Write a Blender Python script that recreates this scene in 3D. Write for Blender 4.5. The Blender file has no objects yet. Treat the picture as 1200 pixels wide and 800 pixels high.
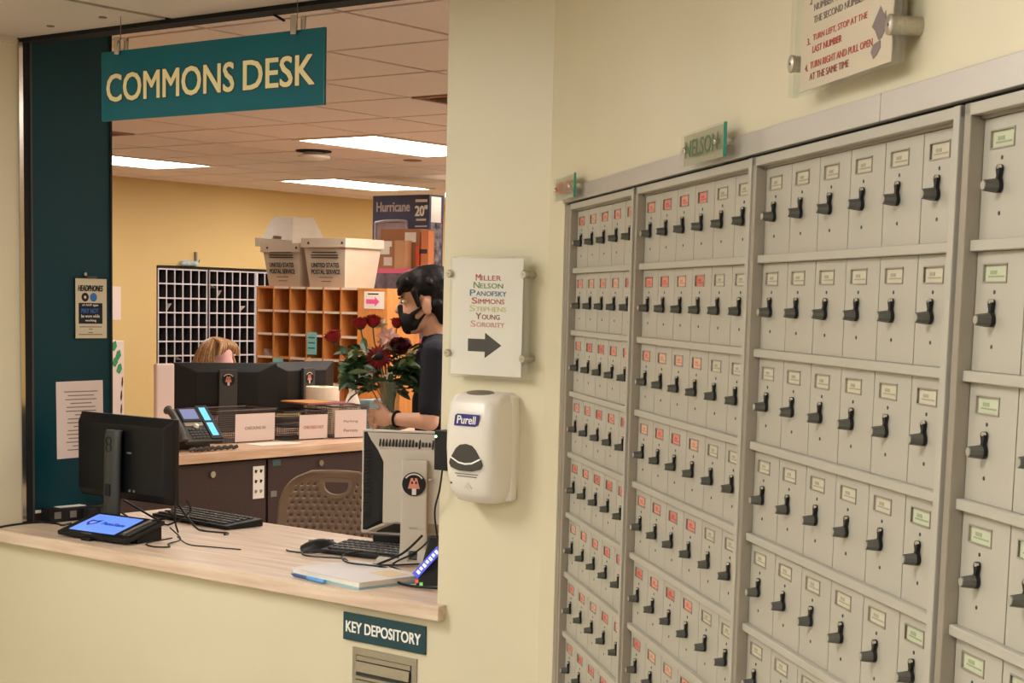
import bpy, bmesh, math, random
from mathutils import Vector, Matrix

random.seed(7)
SC = bpy.context.scene
COL = SC.collection

# ------------------------------------------------------------------ camera
cam_d = bpy.data.cameras.new('camera')
cam = bpy.data.objects.new('camera', cam_d)
COL.objects.link(cam)
right = Vector((0.78668578, 0.61685538, 0.02479765))
up = Vector((-0.08872814, 0.07322324, 0.99336080))
back = Vector((0.61094419, -0.78366306, 0.11233612))
M = Matrix((right, up, back)).transposed().to_4x4()
M.translation = Vector((0, 0, 1.62))
cam.matrix_world = M
cam_d.sensor_width = 36.0
cam_d.lens = 36.0 * 1934 / 1200
cam_d.shift_y = 171 / 1200
cam_d.clip_start = 0.05
SC.camera = cam

# ------------------------------------------------------------------ world, exposure
w = bpy.data.worlds.new('world')
SC.world = w
w.use_nodes = True
w.node_tree.nodes['Background'].inputs[0].default_value = (0.9, 0.85, 0.75, 1)
w.node_tree.nodes['Background'].inputs[1].default_value = 0.05
SC.view_settings.view_transform = 'Standard'
SC.view_settings.look = 'None'
SC.view_settings.exposure = 1.36
SC.view_settings.gamma = 1.0
SC.view_settings.use_curve_mapping = False
SC.cycles.max_bounces = 10
SC.cycles.diffuse_bounces = 6
SC.cycles.transparent_max_bounces = 12
SC.cycles.caustics_reflective = False
SC.cycles.caustics_refractive = False
OFFICE_LIGHT = 7.0      # strength of the ceiling panels over the office
LOBBY_LIGHT = 9.0       # strength of the ceiling panels over the lobby

# ------------------------------------------------------------------ helpers
def lin(c):
    return tuple(((v / 255) / 12.92 if v / 255 <= 0.04045 else ((v / 255 + 0.055) / 1.055) ** 2.4) for v in c) + (1,)

MATS = {}
def mat(name, rgb=(200, 200, 200), rough=0.6, metal=0.0, noise=0.0, nscale=30, stretch=None, rgb2=None,
        bump=0.0, bscale=200, emit=0.0, spec=0.5, trans=0.0, coat=0.0):
    if name in MATS:
        return MATS[name]
    m = bpy.data.materials.new(name)
    m.use_nodes = True
    nt = m.node_tree
    b = nt.nodes['Principled BSDF']
    b.inputs['Base Color'].default_value = lin(rgb)
    b.inputs['Roughness'].default_value = rough
    b.inputs['Metallic'].default_value = metal
    b.inputs['Specular IOR Level'].default_value = spec
    if coat:
        b.inputs['Coat Weight'].default_value = coat
    if trans:
        b.inputs['Transmission Weight'].default_value = trans
    tc = nt.nodes.new('ShaderNodeTexCoord')
    if noise or rgb2:
        mp = nt.nodes.new('ShaderNodeMapping')
        if stretch:
            mp.inputs['Scale'].default_value = stretch
        n = nt.nodes.new('ShaderNodeTexNoise')
        n.inputs['Scale'].default_value = nscale
        n.inputs['Detail'].default_value = 5
        r = nt.nodes.new('ShaderNodeValToRGB')
        c = lin(rgb)
        c2 = lin(rgb2) if rgb2 else tuple(v * (1 - noise) for v in c[:3]) + (1,)
        r.color_ramp.elements[0].position = 0.32
        r.color_ramp.elements[1].position = 0.68
        r.color_ramp.elements[0].color = c2
        r.color_ramp.elements[1].color = c
        nt.links.new(tc.outputs['Object'], mp.inputs[0])
        nt.links.new(mp.outputs[0], n.inputs['Vector'])
        nt.links.new(n.outputs['Fac'], r.inputs[0])
        nt.links.new(r.outputs[0], b.inputs['Base Color'])
    if bump:
        n2 = nt.nodes.new('ShaderNodeTexNoise')
        n2.inputs['Scale'].default_value = bscale
        n2.inputs['Detail'].default_value = 3
        bp = nt.nodes.new('ShaderNodeBump')
        bp.inputs['Strength'].default_value = bump
        bp.inputs['Distance'].default_value = 0.002
        nt.links.new(tc.outputs['Object'], n2.inputs['Vector'])
        nt.links.new(n2.outputs['Fac'], bp.inputs['Height'])
        nt.links.new(bp.outputs[0], b.inputs['Normal'])
    if emit:
        b.inputs['Emission Color'].default_value = lin(rgb)
        b.inputs['Emission Strength'].default_value = emit
    MATS[name] = m
    return m

def sheet_mat(name, rgb=(255, 255, 255), body=0.08, rough=0.05):
    """clear acrylic or glass sheet: mostly see-through, with a real gloss"""
    if name in MATS:
        return MATS[name]
    m = bpy.data.materials.new(name)
    m.use_nodes = True
    nt = m.node_tree
    b = nt.nodes['Principled BSDF']
    b.inputs['Base Color'].default_value = lin(rgb)
    b.inputs['Roughness'].default_value = rough
    b.inputs['Alpha'].default_value = body
    tr = nt.nodes.new('ShaderNodeBsdfTransparent')
    tr.inputs[0].default_value = (0.97, 0.98, 0.97, 1)
    gl = nt.nodes.new('ShaderNodeBsdfGlossy')
    gl.inputs['Roughness'].default_value = rough
    mx = nt.nodes.new('ShaderNodeMixShader')
    mx2 = nt.nodes.new('ShaderNodeMixShader')
    df = nt.nodes.new('ShaderNodeBsdfDiffuse')
    df.inputs[0].default_value = lin(rgb)
    mx2.inputs[0].default_value = body
    nt.links.new(tr.outputs[0], mx2.inputs[1])
    nt.links.new(df.outputs[0], mx2.inputs[2])
    mx.inputs[0].default_value = 0.05
    nt.links.new(mx2.outputs[0], mx.inputs[1])
    nt.links.new(gl.outputs[0], mx.inputs[2])
    nt.links.new(mx.outputs[0], nt.nodes['Material Output'].inputs[0])
    nt.nodes.remove(b)
    MATS[name] = m
    return m

class MB:
    def __init__(s):
        s.v = []; s.f = []; s.m = []
    def add(s, vs, fs, m=0):
        o = len(s.v)
        s.v += [tuple(v) for v in vs]
        for f in fs:
            s.f.append(tuple(i + o for i in f)); s.m.append(m)
        return s
    def box(s, x0, x1, y0, y1, z0, z1, m=0, T=None):
        vs = [Vector((x, y, z)) for z in (z0, z1) for y in (y0, y1) for x in (x0, x1)]
        if T is not None:
            vs = [T @ v for v in vs]
        return s.add(vs, [(0, 2, 3, 1), (4, 5, 7, 6), (0, 1, 5, 4), (2, 6, 7, 3), (0, 4, 6, 2), (1, 3, 7, 5)], m)
    def hexa(s, p, m=0):
        return s.add(p, [(0, 3, 2, 1), (4, 5, 6, 7), (0, 1, 5, 4), (1, 2, 6, 5), (2, 3, 7, 6), (3, 0, 4, 7)], m)
    def rings(s, rings, m=0, cap=True, closed=True):
        n = len(rings[0]); o = len(s.v)
        for r in rings:
            s.v += [tuple(p) for p in r]
        for k in range(len(rings) - 1):
            for i in range(n if closed else n - 1):
                j = (i + 1) % n
                s.f.append((o + k * n + i, o + k * n + j, o + (k + 1) * n + j, o + (k + 1) * n + i)); s.m.append(m)
        if cap:
            s.f.append(tuple(o + i for i in reversed(range(n)))); s.m.append(m)
            q = o + (len(rings) - 1) * n
            s.f.append(tuple(q + i for i in range(n))); s.m.append(m)
        return s
    def tube(s, pts, r, n=8, m=0, cap=True):
        pts = [Vector(p) for p in pts]
        rs = r if isinstance(r, (list, tuple)) else [r] * len(pts)
        out = []; ref = None
        for i, p in enumerate(pts):
            d = (pts[min(i + 1, len(pts) - 1)] - pts[max(i - 1, 0)])
            d = d.normalized() if d.length > 1e-9 else Vector((0, 0, 1))
            if ref is None:
                ref = Vector((0, 0, 1)) if abs(d.z) < 0.9 else Vector((1, 0, 0))
            a = d.cross(ref).normalized(); b = a.cross(d).normalized(); ref = b
            out.append([p + (a * math.cos(t) + b * math.sin(t)) * rs[i] for t in [2 * math.pi * k / n for k in range(n)]])
        return s.rings([list(reversed(q)) for q in out], m, cap)
    def lathe(s, prof, n=16, o=(0, 0, 0), axis='z', m=0, cap=True):
        out = []
        for r, h in prof:
            ring = []
            for k in range(n):
                t = 2 * math.pi * k / n
                a, b = r * math.cos(t), r * math.sin(t)
                p = {'z': (a, b, h), 'y': (a, h, -b), 'x': (h, a, b)}[axis]
                ring.append((p[0] + o[0], p[1] + o[1], p[2] + o[2]))
            out.append(ring)
        return s.rings(out, m, cap)
    def prism(s, poly, y0, y1, m=0):
        """polygon in x,z (counter-clockwise seen from -y) extruded along y"""
        n = len(poly)
        vs = [(x, y0, z) for x, z in poly] + [(x, y1, z) for x, z in poly]
        fs = [tuple(range(n)), tuple(n + i for i in reversed(range(n)))]
        fs += [(i, n + i, n + (i + 1) % n, (i + 1) % n) for i in range(n)]
        return s.add(vs, fs, m)
    def ell(s, c, r, nu=14, nv=9, m=0, T=None):
        out = []
        for k in range(1, nv):
            ph = math.pi * k / nv
            ring = []
            for i in range(nu):
                t = 2 * math.pi * i / nu
                p = Vector((r[0] * math.sin(ph) * math.cos(t), r[1] * math.sin(ph) * math.sin(t), -r[2] * math.cos(ph)))
                if T is not None:
                    p = T @ p
                ring.append(p + Vector(c))
            out.append(ring)
        return s.rings(out, m, True)
    def cap(s, p1, r1, p2, r2, n=10, m=0):
        p1, p2 = Vector(p1), Vector(p2)
        d = (p2 - p1).normalized()
        pts = []; rs = []
        for t in (75, 45, 15):
            pts.append(p1 - d * r1 * math.sin(math.radians(t))); rs.append(r1 * math.cos(math.radians(t)))
        for t in (15, 45, 75):
            pts.append(p2 + d * r2 * math.sin(math.radians(t))); rs.append(r2 * math.cos(math.radians(t)))
        return s.tube(pts, rs, n, m)
    def mesh(s, name, mats, smooth=False, bevel=0.0, bseg=2, uvfix=False):
        me = bpy.data.meshes.new(name)
        me.from_pydata(s.v, [], s.f)
        for x in (mats if isinstance(mats, (list, tuple)) else [mats]):
            me.materials.append(x)
        me.polygons.foreach_set('material_index', s.m)
        bm = bmesh.new(); bm.from_mesh(me)
        if bevel:
            es = [e for e in bm.edges if len(e.link_faces) == 2 and e.calc_face_angle(0) > 0.5]
            bmesh.ops.bevel(bm, geom=es, offset=bevel, segments=bseg, affect='EDGES', profile=0.6, clamp_overlap=True)
        bmesh.ops.recalc_face_normals(bm, faces=bm.faces)
        if smooth:
            for f in bm.faces:
                f.smooth = True
            for e in bm.edges:
                if len(e.link_faces) == 2 and e.calc_face_angle(0) > (0.9 if smooth is True else smooth):
                    e.smooth = False
        bm.to_mesh(me); bm.free()
        return me
    def obj(s, name, mats, parent=None, smooth=False, bevel=0.0, bseg=2, loc=None, rot=None):
        return link(name, s.mesh(name, mats, smooth, bevel, bseg), parent, loc, rot)

def link(name, me, parent=None, loc=None, rot=None):
    o = bpy.data.objects.new(name, me)
    COL.objects.link(o)
    if parent is not None:
        o.parent = parent
    if loc is not None:
        o.location = loc
    if rot is not None:
        o.rotation_euler = rot
    return o

def tag(o, label, cat, group=None):
    o['label'] = label; o['category'] = cat
    if group:
        o['group'] = group
    return o

def thing(name, label, cat, loc=(0, 0, 0), rotz=0.0, group=None):
    o = bpy.data.objects.new(name, None)
    o.empty_display_size = 0.05
    COL.objects.link(o)
    o.location = loc; o.rotation_euler = (0, 0, rotz)
    return tag(o, label, cat, group)

def struct(o):
    o['kind'] = 'structure'
    return o

def box_obj(name, b, m, parent=None, bevel=0.0, loc=None, rot=None):
    return MB().box(*b).obj(name, m, parent, bevel=bevel, loc=loc, rot=rot)

_tc = {}
def text_mesh(s, wd, ht, m, depth=0.0005, bold=0.0, shear=0.0, fit='both'):
    """lettering fitted to a box wd x ht, lying in local x,z and facing -y; origin bottom-left"""
    key = (s, round(wd, 5), round(ht, 5), m.name, depth, bold, shear)
    if key in _tc:
        return _tc[key]
    cu = bpy.data.curves.new('lettering', 'FONT')
    cu.body = s
    cu.size = 1.0
    cu.shear = shear
    cu.resolution_u = 3
    cu.extrude = 0.1
    ob = bpy.data.objects.new('lettering', cu)
    me = bpy.data.meshes.new_from_object(ob)
    xs = [v.co.x for v in me.vertices]; ys = [v.co.y for v in me.vertices]
    if not xs:
        return me
    x0, x1, y0, y1 = min(xs), max(xs), min(ys), max(ys)
    if fit == 'width':
        ht = wd * (y1 - y0) / (x1 - x0)
    for v in me.vertices:
        x, y, z = v.co
        v.co = ((x - x0) / (x1 - x0) * wd, -depth if z > 0 else 0.0, (y - y0) / (y1 - y0) * ht)
    me.materials.clear()
    me.materials.append(m)
    bpy.data.objects.remove(ob); bpy.data.curves.remove(cu)
    if bold:
        bm = bmesh.new()
        b = bold * ht * 1.3
        for dx, dz, q in ((-b, -b * 0.6, 0), (b, -b * 0.6, 1), (-b, b * 0.6, 2), (b, b * 0.6, 3)):
            k = len(bm.verts)
            bm.from_mesh(me)
            bm.verts.ensure_lookup_table()
            for v in bm.verts[k:]:
                v.co.x += dx; v.co.z += dz
                if v.co.y < 0:
                    v.co.y -= q * 0.00002
        bm.to_mesh(me); bm.free()
    _tc[key] = me
    return me

def text(s, x, y, z, wd, ht, m, parent, name='lettering', **kw):
    return link(name, text_mesh(s, wd, ht, m, **kw), parent, (x, y, z))

def join_meshes(name, items, parent=None, loc=None):
    """join several (mesh, offset) into one mesh object (small print too fine to pick apart)"""
    bm = bmesh.new(); mats = []
    for me, off in items:
        k = len(bm.verts); fk = len(bm.faces)
        bm.from_mesh(me)
        bm.verts.ensure_lookup_table(); bm.faces.ensure_lookup_table()
        bmesh.ops.translate(bm, verts=bm.verts[k:], vec=Vector(off))
        m = me.materials[0]
        if m not in mats:
            mats.append(m)
        for f in bm.faces[fk:]:
            f.material_index = mats.index(m)
    me = bpy.data.meshes.new(name)
    bm.to_mesh(me); bm.free()
    for m in mats:
        me.materials.append(m)
    return link(name, me, parent, loc)

def blob(name, mb, m, parent, voxel=0.006, smooth=6):
    o = mb.obj(name, m, parent, smooth=3.0)
    r = o.modifiers.new('remesh', 'REMESH'); r.mode = 'VOXEL'; r.voxel_size = voxel; r.use_smooth_shade = True
    if smooth:
        sm = o.modifiers.new('smooth', 'SMOOTH'); sm.factor = 0.5; sm.iterations = smooth
    return o

def spline(pts, n=6):
    pts = [Vector(p) for p in pts]
    out = []
    for i in range(len(pts) - 1):
        p0 = pts[max(i - 1, 0)]; p1 = pts[i]; p2 = pts[i + 1]; p3 = pts[min(i + 2, len(pts) - 1)]
        for k in range(n):
            t = k / n
            out.append(0.5 * ((2 * p1) + (p2 - p0) * t + (2 * p0 - 5 * p1 + 4 * p2 - p3) * t * t + (3 * p1 - p0 - 3 * p2 + p3) * t ** 3))
    out.append(pts[-1])
    return out

PI = math.pi
R90 = PI / 2
# ------------------------------------------------------------------ materials
WALL = mat('cream wall paint', (214, 205, 177), 0.42, bump=0.08, bscale=350, noise=0.03, nscale=3)
YELLOW = mat('yellow wall paint', (208, 180, 122), 0.7, noise=0.04, nscale=2)
TEAL = mat('dark teal laminate', (4, 60, 70), 0.3, bump=0.5, bscale=420, spec=0.2, noise=0.35, nscale=300)
BLACK = mat('black plastic', (14, 14, 15), 0.5, spec=0.35)
MATTE_BLACK = mat('matt black', (12, 12, 13), 0.8)
DARKGREY = mat('dark grey plastic', (62, 61, 60), 0.5)
MIDGREY = mat('mid grey plastic', (120, 116, 108), 0.5)
CHROME = mat('chrome', (220, 218, 212), 0.18, metal=1.0)
STEEL = mat('brushed steel', (190, 182, 165), 0.38, metal=0.85, noise=0.2, nscale=40, stretch=(1, 20, 30))
MAILBOX = mat('mailbox enamel', (178, 173, 159), 0.42, metal=0.15, noise=0.04, nscale=9)
STILE = mat('mailbox frame aluminium', (160, 151, 137), 0.4, metal=0.45, noise=0.06, nscale=60, stretch=(30, 30, 1))
HEADER = mat('header aluminium', (200, 194, 186), 0.38, metal=0.5, noise=0.05, nscale=40, stretch=(1, 8, 40))
KNOB = mat('knob grey', (96, 95, 88), 0.42, metal=0.4)
KNOBEND = mat('knob end', (172, 168, 155), 0.35, metal=0.5)
WHITE = mat('white paper', (236, 228, 216), 0.75, noise=0.03, nscale=6)
WHITE_PL = mat('white plastic', (222, 214, 204), 0.35)
PINKISH = mat('pinkish white paper', (222, 204, 196), 0.8)
INK = mat('black ink', (28, 26, 28), 0.8)
GREYINK = mat('grey ink', (120, 108, 102), 0.8)
CLEAR = sheet_mat('clear acrylic', (240, 235, 220), 0.035)
EDGE = mat('green glass edge', (30, 140, 118), 0.15, spec=0.8)
LAMINATE = mat('counter laminate', (226, 206, 184), 0.38, rgb2=(200, 172, 148), nscale=3.2, stretch=(1.2, 14, 14))
LAMINATE_Y = mat('desk laminate', (222, 190, 160), 0.42, rgb2=(194, 152, 122), nscale=3.2, stretch=(1.2, 14, 14))
TEALSIGN = mat('teal sign face', (4, 90, 102), 0.3, spec=0.3)
KEYSIGN = mat('dark teal sign face', (20, 62, 70), 0.35)
CREAM = mat('cream lettering', (226, 212, 160), 0.5)
SIGNWHITE = mat('white lettering', (240, 238, 230), 0.5)
BROWN = mat('dark brown laminate', (66, 42, 36), 0.6, rgb2=(46, 28, 25), nscale=160)
ORANGEWOOD = mat('orange wood', (218, 148, 80), 0.5, rgb2=(202, 130, 66), nscale=4, stretch=(12, 12, 1))
ORANGEDARK = mat('orange plywood back', (160, 100, 56), 0.6, rgb2=(134, 80, 42), nscale=4, stretch=(12, 12, 1))
SHELFWHITE = mat('white shelf edge', (226, 212, 196), 0.5)
CORRUGATED = mat('off white corrugated plastic', (190, 176, 158), 0.5, noise=0.08, nscale=14)
CARD = mat('cardboard', (170, 118, 82), 0.8, noise=0.08, nscale=10)
CARD2 = mat('light cardboard', (206, 154, 112), 0.8, noise=0.08, nscale=10)
SKIN = mat('skin', (226, 178, 154), 0.5)
BLUEINK = mat('blue ink', (40, 110, 190), 0.6)
REDINK = mat('red ink', (190, 70, 62), 0.8)

# ------------------------------------------------------------------ layout constants (metres)
YA = 3.088              # lobby face of the front wall
XO = -2.634             # right edge of the service opening
XL = -4.49              # left return wall
CZ = 0.866              # service counter top
CORNER = Vector((-2.317, YA, 0))
ANG_B = math.radians(-41.83)
DB = Vector((math.cos(ANG_B), math.sin(ANG_B), 0))
NB = Vector((DB.y, -DB.x, 0))            # out of the mailbox wall
if NB.dot(-CORNER) < 0:
    NB = -NB
ZL, ZC = 2.398, 2.50    # lobby / office ceiling
XW, YW, XR = -10.4, 13.0, 0.2
def onB(s, z=0.0, off=0.0):
    return CORNER + DB * s + NB * off + Vector((0, 0, z))

# ------------------------------------------------------------------ structure
FLOOR = mat('floor vinyl', (184, 178, 168), 0.4, noise=0.15, nscale=6)
struct(box_obj('floor', (-10.6, 4.2, -3.4, 13.2, -0.1, 0.0), FLOOR))
LOBBYCEIL = mat('lobby ceiling board', (206, 194, 180), 0.8, noise=0.03, nscale=4)
cl = struct(box_obj('ceiling', (-4.6, 4.2, -3.4, 3.2, ZL + 0.012, ZL + 0.1), MATTE_BLACK))
for k, (x0, x1) in enumerate(((-4.49, -3.80), (-3.77, -2.57), (-2.54, -1.34), (-1.31, -0.11), (-0.08, 1.12), (1.15, 2.35), (2.38, 4.2))):
    box_obj('ceiling_panel', (x0, x1, -3.4, 3.2, ZL, ZL + 0.012), LOBBYCEIL, cl)
for x, y in ((-4.2, 3.1), (-3.93, 3.08)):
    MB().lathe([(0.012, 0), (0.012, -0.003)], 10, (x, y, ZL)).obj('screw_cover', GREYINK, cl)

f = MB()
f.box(-4.6, CORNER.x, YA, YA + 0.12, 0, CZ - 0.038)
f.box(XO, CORNER.x, YA, YA + 0.12, CZ - 0.038, ZL + 0.012)
struct(f.obj('wall_front', WALL))
struct(box_obj('wall_left', (XL - 0.12, XL, -3.4, 3.19, 0, ZL + 0.1), WALL))
struct(box_obj('wall_lobby_back', (-4.6, 4.2, -3.5, -3.38, 0, 2.5), WALL))
struct(box_obj('wall_lobby_right', (4.1, 4.22, -3.4, 3.0, 0, 2.5), WALL))
struct(box_obj('trim_ceiling_left', (XL, XL + 0.012, -3.3, 3.18, ZL - 0.02, ZL), LOBBYCEIL))

# mailbox wall: local x along the wall, y into the wall
wr = thing('wall_right', 'x', 'x', CORNER, ANG_B); del wr['label']; del wr['category']; struct(wr)
f = MB()
f.box(0, 0.171, 0.0, 0.16, 0, 2.41)
f.box(0.171, 3.05, 0.0, 0.16, 1.866, 2.41)
f.box(0.171, 2.66, 0.012, 0.16, 0, 0.70)
f.box(2.66, 6.4, 0.0, 0.16, 0, 1.866)
f.box(3.05, 6.4, 0.0, 0.16, 1.866, 2.41)
f.box(0.171, 2.66, 0.15, 0.16, 0.70, 1.866)
f.obj('plaster', WALL, wr)

# teal side panel with shutter track
tp = struct(box_obj('wall_teal', (XL - 0.1, XL, 3.24, 3.545, 0.905, 2.5), TEAL))
box_obj('edge_strip', (XL - 0.1, XL + 0.004, 3.545, 3.553, 0.866, 2.5), MATTE_BLACK, tp)
box_obj('foot_trim', (XL - 0.1, XL + 0.006, 3.24, 3.55, 0.896, 0.905), SHELFWHITE, tp)
box_obj('foot_panel', (XL - 0.1, XL - 0.002, 3.24, 3.55, 0, 0.896), BROWN, tp)
tk = struct(box_obj('trim_shutter_track', (XL - 0.02, XL + 0.006, 3.19, 3.205, CZ, 2.392), CHROME))
box_obj('track_slot', (XL - 0.02, XL + 0.002, 3.205, 3.232, CZ, 2.392), MATTE_BLACK, tk)
box_obj('track_lip', (XL - 0.02, XL + 0.006, 3.232, 3.238, CZ, 2.392), DARKGREY, tk)
struct(box_obj('trim_shutter_slot', (XL, XO, 3.203, 3.27, 2.387, 2.5), MATTE_BLACK))
MB().box(0, 0.05, -0.003, 0.003, -0.003, 0.003, T=Matrix.Rotation(0.45, 4, 'Y')).obj('shutter_pin', MATTE_BLACK, None, loc=(-3.42, 3.26, 2.39))
tag(bpy.data.objects['shutter_pin'], 'short black pin sticking out under the shutter slot', 'bracket')

# office shell
f = MB()
f.box(XW - 0.2, XW, 3.4, 8.672, 0, 2.6); f.box(XW - 0.2, XW, 10.29, 13.1, 0, 2.6)
f.box(XW - 0.2, XW, 8.672, 10.29, 1.832, 2.6); f.box(XW - 0.2, XW, 8.672, 10.29, 0, 0.655); f.box(XW - 0.2, XW - 0.17, 8.672, 10.29, 0.655, 1.832)
struct(f.obj('wall_office_left', YELLOW))
struct(box_obj('wall_office_back', (XW - 0.1, XR + 0.1, YW, YW + 0.1, 0, 2.6), YELLOW))
struct(box_obj('wall_office_inner', (CORNER.x, XR + 0.1, YA + 0.13, YA + 0.2, 0, 2.6), YELLOW))
struct(box_obj('wall_office_right', (XR, XR + 0.1, 3.21, 13.1, 0, 2.6), YELLOW))
struct(box_obj('wall_office_front', (XW, XL - 0.1, 3.45, 3.55, 0, 2.6), YELLOW))
TILE = mat('ceiling tile', (228, 208, 196), 0.9, noise=0.04, nscale=40, bump=0.2, bscale=500)
TEE = mat('ceiling grid tee', (158, 122, 104), 0.6)
co = struct(box_obj('ceiling_office', (XW - 0.1, XR + 0.1, 3.2, 13.1, ZC + 0.02, ZC + 0.1), TEE))
GX = [-10.72 + 0.64 * k for k in range(18)]
GY = [3.23 + 0.58 * k for k in range(18)]
LIGHTS = [(-6.88, 6.71), (-9.44, 9.03), (-9.44, 6.71), (-6.88, 9.03), (-4.32, 5.55), (-4.32, 7.87), (-4.32, 10.19), (-6.88, 11.35), (-9.44, 11.35), (-2.40, 4.97), (-2.40, 7.87)]
VENTS = [(-4.96, 5.55), (-8.16, 5.55)]
SQUARE = (-5.6, 4.39)      # short panel behind the hanging sign
skip = set()
for lx, ly in LIGHTS:
    skip.add((round(lx, 2), round(ly, 2))); skip.add((round(lx, 2), round(ly + 0.58, 2)))
for v in VENTS + [SQUARE]:
    skip.add((round(v[0], 2), round(v[1], 2)))
tm = MB().box(0.011, 0.629, 0.011, 0.569, 0.0, 0.012).mesh('ceiling_tile', TILE)
for gx in GX[:-1]:
    for gy in GY[:-1]:
        if gx + 0.64 > XR + 0.05 or gy + 0.58 > 13.1 or gx < XW - 0.4:
            continue
        if (round(gx, 2), round(gy, 2)) in skip:
            continue
        link('ceiling_tile', tm, co, (gx, gy, ZC))
PANEL = mat('light diffuser', (255, 247, 236), 0.5, emit=OFFICE_LIGHT)
LPANEL = mat('lobby light diffuser', (252, 249, 244), 0.5, emit=LOBBY_LIGHT)
lf = MB()
for b in ((0, 0.64, 0, 0.03, -0.008, 0.012), (0, 0.64, 1.13, 1.16, -0.008, 0.012), (0, 0.03, 0.03, 1.13, -0.008, 0.012), (0.61, 0.64, 0.03, 1.13, -0.008, 0.012)):
    lf.box(*b)
lfm = lf.mesh('frame', SHELFWHITE)
ldm = MB().box(0.03, 0.61, 0.03, 1.13, -0.004, 0.012).mesh('diffuser', PANEL)
ll = ['long ceiling light panel in the office, nearest, above the man with flowers',
      'ceiling light panel at the far end of the office above the postal tubs',
      'ceiling light panel half hidden by the teal side panel',
      'ceiling light panel over the back of the office behind the wall pier',
      'ceiling light panel over the aisle right behind the service counter',
      'ceiling light panel over the aisle, second from the service counter',
      'ceiling light panel over the aisle, third from the service counter',
      'ceiling light panel by the back wall of the office, middle row',
      'ceiling light panel by the back wall of the office, left row',
      'ceiling light panel over the right side of the office behind the pier, nearer one',
      'ceiling light panel over the right side of the office behind the pier, farther one']
for (lx, ly), lb in zip(LIGHTS, ll):
    t = thing('ceiling_light', lb, 'ceiling light', (lx, ly, ZC), 0, 'office ceiling lights')
    link('frame', lfm, t); link('diffuser', ldm, t)
t = thing('square_ceiling_light', 'short square ceiling light panel hidden behind the hanging sign', 'ceiling light', SQUARE + (ZC,), 0)
MB().box(0, 0.64, 0, 0.03, -0.008, 0.012).box(0, 0.64, 0.55, 0.58, -0.008, 0.012).box(0, 0.03, 0.03, 0.55, -0.008, 0.012).box(0.61, 0.64, 0.03, 0.55, -0.008, 0.012).obj('frame', SHELFWHITE, t)
MB().box(0.03, 0.61, 0.03, 0.55, -0.004, 0.012).obj('diffuser', PANEL, t)
for (vx, vy), lb in zip(VENTS, ('brown slatted ceiling vent beside the opening edge, above the man', 'brown slatted ceiling vent just below the hanging sign, left end')):
    t = thing('ceiling_vent', lb, 'vent', (vx, vy, ZC), 0, 'office ceiling vents')
    VB = mat('vent brown', (140, 108, 92), 0.6)
    MB().box(0.01, 0.63, 0.01, 0.03, -0.006, 0.01).box(0.01, 0.63, 0.55, 0.57, -0.006, 0.01).box(0.01, 0.03, 0.03, 0.55, -0.006, 0.01).box(0.61, 0.63, 0.03, 0.55, -0.006, 0.01).obj('frame', TEE, t)
    sm = MB().box(0.03, 0.61, 0, 0.03, 0, 0.003, T=Matrix.Rotation(0.6, 4, 'X')).mesh('slat', VB)
    for k in range(13):
        link('slat', sm, t, (0, 0.03 + k * 0.04, -0.003))
    box_obj('backing', (0.03, 0.61, 0.03, 0.55, 0.012, 0.018), BROWN, t)
t = thing('smoke_detector', 'round white smoke detector with black ring on the office ceiling', 'smoke detector', (-7.29, 7.3, ZC))
MB().lathe([(0.11, 0), (0.11, -0.008), (0.05, -0.012)], 20).obj('mount_ring', MATTE_BLACK, t, smooth=True)
MB().lathe([(0.06, -0.01), (0.062, -0.02), (0.1, -0.03), (0.1, -0.045), (0.07, -0.056), (0.02, -0.06)], 20).obj('cover', WHITE_PL, t, smooth=True)
t = thing('sprinkler_cap', 'small flat cover plate on the office ceiling behind the long light', 'cover plate', (-7.15, 8.05, ZC))
MB().lathe([(0.06, 0), (0.06, -0.006), (0.05, -0.008)], 16).obj('plate', VB, t)
# lobby ceiling fixtures (outside the frame, over the lobby)
for (lx, ly), lb in zip(((-3.75, 0.9), (-1.5, -0.4), (-3.0, -2.2), (1.4, -1.8)),
                        ('lobby ceiling light panel in front of the service opening', 'lobby ceiling light panel in the middle of the lobby', 'lobby ceiling light panel at the rear left of the lobby', 'lobby ceiling light panel at the rear right of the lobby')):
    t = thing('lobby_light', lb, 'ceiling light', (lx, ly, ZL), 0, 'lobby ceiling lights')
    link('frame', lfm, t, (0, 0, -0.012))
    MB().box(0.03, 0.61, 0.03, 1.13, -0.016, 0.0).obj('diffuser', LPANEL, t)

# ------------------------------------------------------------------ service counter
t = thing('service_counter', 'streaky beige laminate service counter top in the opening', 'counter', (0, 0, 0))
f = MB()
f.box(-4.485, XO, 3.058, 3.79, CZ - 0.037, CZ)
f.box(XO, -2.606, 3.058, YA, CZ - 0.037, CZ)
f.box(-4.485, -2.7, 3.74, 3.79, CZ - 0.08, CZ - 0.037)
f.obj('worktop', LAMINATE, t)
box_obj('support_panel', (-4.4, -2.6, 3.70, 3.73, 0, CZ - 0.037), BROWN, t)

# ------------------------------------------------------------------ mailboxes
PITCH, ROWH, TOPZ, NROW = 0.1075, 0.1338, 1.816, 8
REC = 0.016
DH = ROWH - 0.0125
DW = PITCH - 0.0024
d = MB()
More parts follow.
